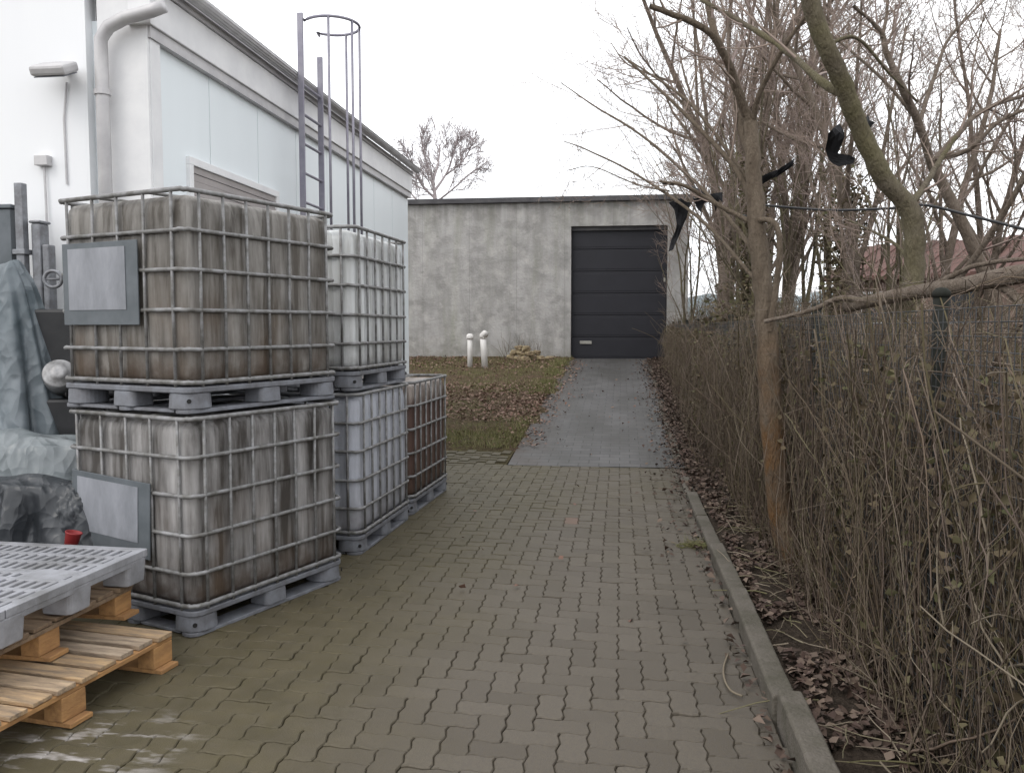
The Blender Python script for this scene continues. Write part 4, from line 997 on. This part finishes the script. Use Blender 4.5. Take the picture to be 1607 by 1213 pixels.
und = rand_stems(4200, lambda: .8+22*rng.random()**1.25, (1.42, 3.2), (-.2, .2), (.7, 1.85), .14, .03, 8, (.003, .008))
und += rand_stems(1400, lambda: .8+22*rng.random(), (1.5, 3.2), (.3, 1.2), (.6, 1.3), .22, -.05, 8, (.002, .005), lambda: (rng.normal(0, 1), rng.normal(0, 1), rng.normal(0, .5)))
und += rand_stems(1800, lambda: 2+24*rng.random(), (3.4, 8), (-.3, .2), (.8, 2.0), .12, .03, 7, (.004, .011))
o = tube_obj('undergrowth', batch(und, 3), M['vine']); o['kind'] = 'stuff'; o['label'] = 'dense dry undergrowth behind the fence'
# dead leaves hanging in the climbers and lying on the ground
n = 9000; hp = np.stack([rng.normal(1.2, .07, n), 1+20*rng.random(n)**1.2, rng.random(n)], -1); hp[:, 2] = gz(hp[:, 1])+hp[:, 2]*np.array([hm(y) for y in hp[:, 1]])
n2 = 3200; hb = np.stack([rng.uniform(1.02, 1.45, n2), 7+14*rng.random(n2), rng.random(n2)], -1); hb[:, 2] = gz(hb[:, 1])+hb[:, 2]*np.array([hm(y) for y in hb[:, 1]])
n3 = 7000; hc = np.stack([rng.uniform(1.5, 4.5, n3), 1+22*rng.random(n3), rng.uniform(.0, 1.6, n3)], -1); hc[:, 2] += gz(hc[:, 1])
V, Q, T = leaves(np.concatenate([hp, hb, hc]), .045, False); o = fast_mesh('withered_leaves', V, Q, M['ivy'], None, False, T); o['kind'] = 'stuff'; o['label'] = 'withered leaves caught in the climbers on the fence'
def strip_pts(n, x0, x1, y0, y1, yp=1.0, dz=.04, sp=None):
    x = rng.uniform(x0, x1, n) if sp is None else rng.normal(sp[0], sp[1], n); y = y0+(y1-y0)*rng.random(n)**yp
    return np.stack([x, y, gz(y)+dz+rng.uniform(0, .03, n)], -1)
lit = np.concatenate([np.array([q for q in strip_pts(8000, .76, 1.5, 1.2, 7.5, 1, .045) if mnoise.noise((q[0]*5, q[1]*2.2, 2.0)) > -.12]), strip_pts(5200, .76, 1.5, 7, 21, 1.0, .05), strip_pts(3600, 0, 0, 7.6, 21, 1.0, .02, (.78, .13)), strip_pts(420, 0, 0, 5.5, 21, 1.0, .008, (.55, .15)),
                      strip_pts(140, 0, 0, 1.5, 7.5, 1, .006, (.60, .03))])
verge_lit = np.concatenate([strip_pts(5200, -7, -1.3, 12.2, 16.2, 1, .05), strip_pts(1500, -7, -1.3, 18.6, 21.1, 1, .05), strip_pts(1300, -7, -1.3, 10.6, 21, 1, .05), strip_pts(1100, 0, 0, 10.6, 20.5, 1, .02, (-1.3, .2)), strip_pts(90, -1.2, 1, 10, 21, 1, .008), strip_pts(12, -1.6, .5, 4, 9.5, 1, .004)])
V, Q, T = leaves(lit, .05); o = fast_mesh('leaf_litter', V, Q, M['leaf'], None, False, T); o['kind'] = 'stuff'; o['label'] = 'reddish brown dead leaves on the planting strip under the fence'
V, Q, T = leaves(verge_lit, .055); o = fast_mesh('leaf_litter', V, Q, M['leafp'], None, False, T); o['kind'] = 'stuff'; o['label'] = 'paler rusty dead leaves scattered over the grass verge by the garage'
# grass on the verge
n = 26000; gx = np.concatenate([rng.uniform(-7, -1.3, n-5000), rng.normal(-1.42, .12, 5000)]); gy = np.concatenate([rng.uniform(10.5, 12.6, n//2), rng.uniform(15, 21, n-n//2)])
den = np.array([mnoise.noise((x*.8, y_*.8, 3.3)) for x, y_ in zip(gx, gy)]); keep = den+rng.normal(0, .25, n) > -.05; gx, gy = gx[keep], gy[keep]; n = len(gx)
b = np.stack([gx, gy, gz(gy)+.03], -1); an = rng.random(n)*2*PI; hh = rng.uniform(.04, .11, n); ln = rng.normal(0, .035, (n, 2)); sd_ = np.stack([np.cos(an), np.sin(an), 0*an], -1)*.005
tip = b+np.c_[ln, hh]; V = np.stack([b-sd_, b+sd_, tip], 1).reshape(-1, 3); o = fast_mesh('grass', V, np.arange(3*n).reshape(-1, 3), M['grass'], None, False, rng.random(n)); o['kind'] = 'stuff'; o['label'] = 'patchy short grass on the verge'
# twigs scattered in the strip
tw = rand_stems(160, lambda: rng.uniform(1.5, 8), (.8, 1.2), (.05, .09), (.12, .45), .12, 0, 6, (.002, .005), lambda: (rng.normal(0, 1), rng.normal(0, 1), rng.normal(0, .12)))
o = tube_obj('fallen_twigs', batch(tw, 4), M['straw']); o['kind'] = 'stuff'; o['label'] = 'thin fallen twigs among the dead leaves'
# shrub at the foot of the concrete wall
wd = rand_stems(60, lambda: GY-.3-.2*rng.random(), (-2.9, -1.9), (0, .05), (.3, .7), .14, 0, 7, (.003, .006)); ba = np.array((-2.4, GY-.4, RISE))
o = empty('dry_shrub', tuple(ba), 0, 'low dry shrub against the concrete wall above the stone heap', 'shrub'); tube_obj('stems', batch([(p-ba, r) for p, r in wd], 3), M['vine'], o)

# ---------------------------------------------------------------- log along the fence top, cable and torn plastic
lg = limb([(1328, 482, 5.0), (1380, 470, 4.75), (1440, 458, 4.5), (1500, 450, 4.2), (1560, 438, 4.0), (1640, 425, 3.8)], .034, .046)
lb = [limb([(1550, 442, 4.05), (1580, 455, 3.95), (1605, 480, 3.85), (1625, 520, 3.8)], .024, .013), limb([(1360, 474, 4.85), (1320, 468, 4.95), (1270, 488, 5.1), (1200, 505, 5.3)], .020, .012), limb([(1450, 456, 4.45), (1500, 430, 4.3), (1540, 415, 4.2), (1620, 405, 4.0)], .016, .010)]
o = empty('fallen_log', tuple(lg[0][0]), 0, 'mossy grey log lying along the top edge of the mesh fence', 'log'); sh = lg[0][0]
m = MB(); m.tube(lg[0]-sh, list(lg[1]), 10); m.build('stem', M['barkC'], o, True)
for p_, r_ in lb: tube_obj('side_branch', batch([(p_-sh, r_)], 7), M['barkC'], o)
cb = smooth_path([P(*q) for q in ((1195, 322, 6.0), (1300, 330, 5.6), (1400, 327, 5.2), (1450, 322, 5.0), (1520, 338, 4.8), (1607, 360, 4.5), (1700, 385, 4.2))], 6)
m = MB(); m.tube(cb, .008, 8); o = m.build('hanging_cable', M['dark'], None, True); tag(o, 'black cable slung between the tree stems at the right', 'cable')
cb = smooth_path([P(*q) for q in ((1040, 288, 6.4), (1080, 292, 6.4), (1115, 310, 6.3), (1140, 332, 6.3), (1180, 342, 6.25))], 6)
m = MB(); m.tube(cb, .010, 8); o = m.build('hanging_cable', M['dark'], None, True); tag(o, 'short dark cable sagging from the garage corner to the orange trunk', 'cable')
def scrap(pix, d, label, seed):
    """torn piece of film: outline extruded to a thin curled sheet"""
    pts = [P(x, y, d) for x, y in pix]; c = sum(pts, Vector())/len(pts); bm = bmesh.new()
    vs = [bm.verts.new(p-c) for p in pts]; bm.faces.new(vs); bmesh.ops.triangulate(bm, faces=bm.faces[:]); bmesh.ops.subdivide_edges(bm, edges=bm.edges[:], cuts=3, use_grid_fill=True)
    for v in bm.verts: v.co += FW*.10*mnoise.noise(v.co*9+Vector((seed, 0, 0)))
    me = bpy.data.meshes.new('torn_film'); bm.to_mesh(me); bm.free(); o = link('torn_film', me, M['rag']); o.location = c
    s = o.modifiers.new('thickness', 'SOLIDIFY'); s.thickness = .002
    tag(o, label, 'plastic scrap', 'torn black plastic caught in the branches')
scrap([(1296, 212), (1306, 202), (1322, 192), (1318, 225), (1316, 245), (1326, 252), (1338, 250), (1334, 260), (1318, 261), (1308, 250), (1300, 232)], 4.75, 'largest torn black film hanging beside the leaning trunk', 1)
scrap([(1350, 188), (1358, 186), (1366, 178), (1366, 188), (1374, 192), (1366, 201), (1358, 198)], 4.65, 'small knot of black film to the right of the leaning trunk', 2)
scrap([(1190, 280), (1205, 272), (1222, 266), (1248, 248), (1242, 262), (1222, 276), (1208, 282), (1192, 292)], 6.1, 'long torn black film stretched right of the orange trunk', 3)
scrap([(1088, 312), (1112, 306), (1134, 302), (1133, 318), (1127, 312), (1124, 332), (1118, 316), (1106, 318), (1100, 334), (1098, 318)], 6.3, 'ragged black film hanging near the garage corner', 4)
scrap([(1050, 318), (1068, 312), (1084, 318), (1078, 342), (1070, 360), (1056, 392), (1048, 396), (1062, 358), (1058, 330)], 7.2, 'drooping dark film in front of the garage corner pier', 5)
# small things on the paving
p = PZ(1092, 858, 0); n = 160; an = rng.random(n)*2*PI
st = [(stem((p.x+rng.normal(0, .05), p.y+rng.normal(0, .03), .0), (math.cos(a)*1.2, math.sin(a), .6), rng.uniform(.05, .13), 5, .1, -.08), np.linspace(.003, .001, 5)) for a in an]
o = tube_obj('weed_tuft', batch([(q-np.array((p.x, p.y, 0)), r) for q, r in st], 3), M['grass']); o.location = (p.x, p.y, 0); tag(o, 'small dark green weed tuft in the paving beside the kerb', 'weed')
q = [PZ(x, y, .012) for x, y in ((1143, 1025), (1136, 1045), (1137, 1065), (1147, 1083), (1165, 1092))]; c = q[0].copy()
m = MB(); m.tube(smooth_path([v-c for v in q], 5), .005, 6); o = m.build('bent_twig', M['straw'], None, True); o.location = c; tag(o, 'pale bent twig lying on the paving near the nearest kerb', 'twig')

# ---------------------------------------------------------------- red-roofed house beyond the thicket
def house():
    a = P(1300, 440, 30); b = P(1760, 440, 24); d = (b-a); L_ = math.hypot(d.x, d.y); rz = math.atan2(d.y, d.x)
    o = empty('red_roofed_house', (a.x, a.y, RISE), rz, 'low brick house with red tiled roof behind the thicket at the right', 'house')
    ze = a.z-RISE+.15; zr = P(1450, 385, 30).z-RISE+.25; W = 8
    m = MB(); m.box(0, L_, .4, W-.4, -.3, ze); m.add([(0,.4,ze),(0,W-.4,ze),(0,W/2,zr-.1)],[(0,2,1)]); m.add([(L_,.4,ze),(L_,W-.4,ze),(L_,W/2,zr-.1)],[(0,1,2)]); m.build('wall', M['brick'], o)
    r = MB(); n = int(L_/.3)
    for i in range(n):
        x0 = -.3+(L_+.6)*i/n; x1 = -.3+(L_+.6)*(i+1)/n; u = .05*(i % 2)
        r.add([(x0,0,ze+u-.1),(x1,0,ze+u-.1),(x1,W/2,zr+u),(x0,W/2,zr+u),(x0,0,ze-.2),(x1,0,ze-.2),(x1,W/2,zr-.1),(x0,W/2,zr-.1)],[(0,1,2,3),(7,6,5,4),(0,4,5,1),(1,5,6,2),(3,7,4,0)])
        r.add([(x0,W,ze+u-.1),(x1,W,ze+u-.1),(x1,W/2,zr+u),(x0,W/2,zr+u)],[(3,2,1,0)])
    r.build('roof', M['roof'], o)
    for k in range(4):
        x = 1+k*2.6; f = MB(); f.box(x, x+1.1, .36, .399, .9, 2.0); wn = f.build('window', M['trim'], o); g_ = MB(); g_.box(x+.07, x+1.03, .34, .358, .97, 1.93); g_.build('pane', M['glass'], wn)
house()
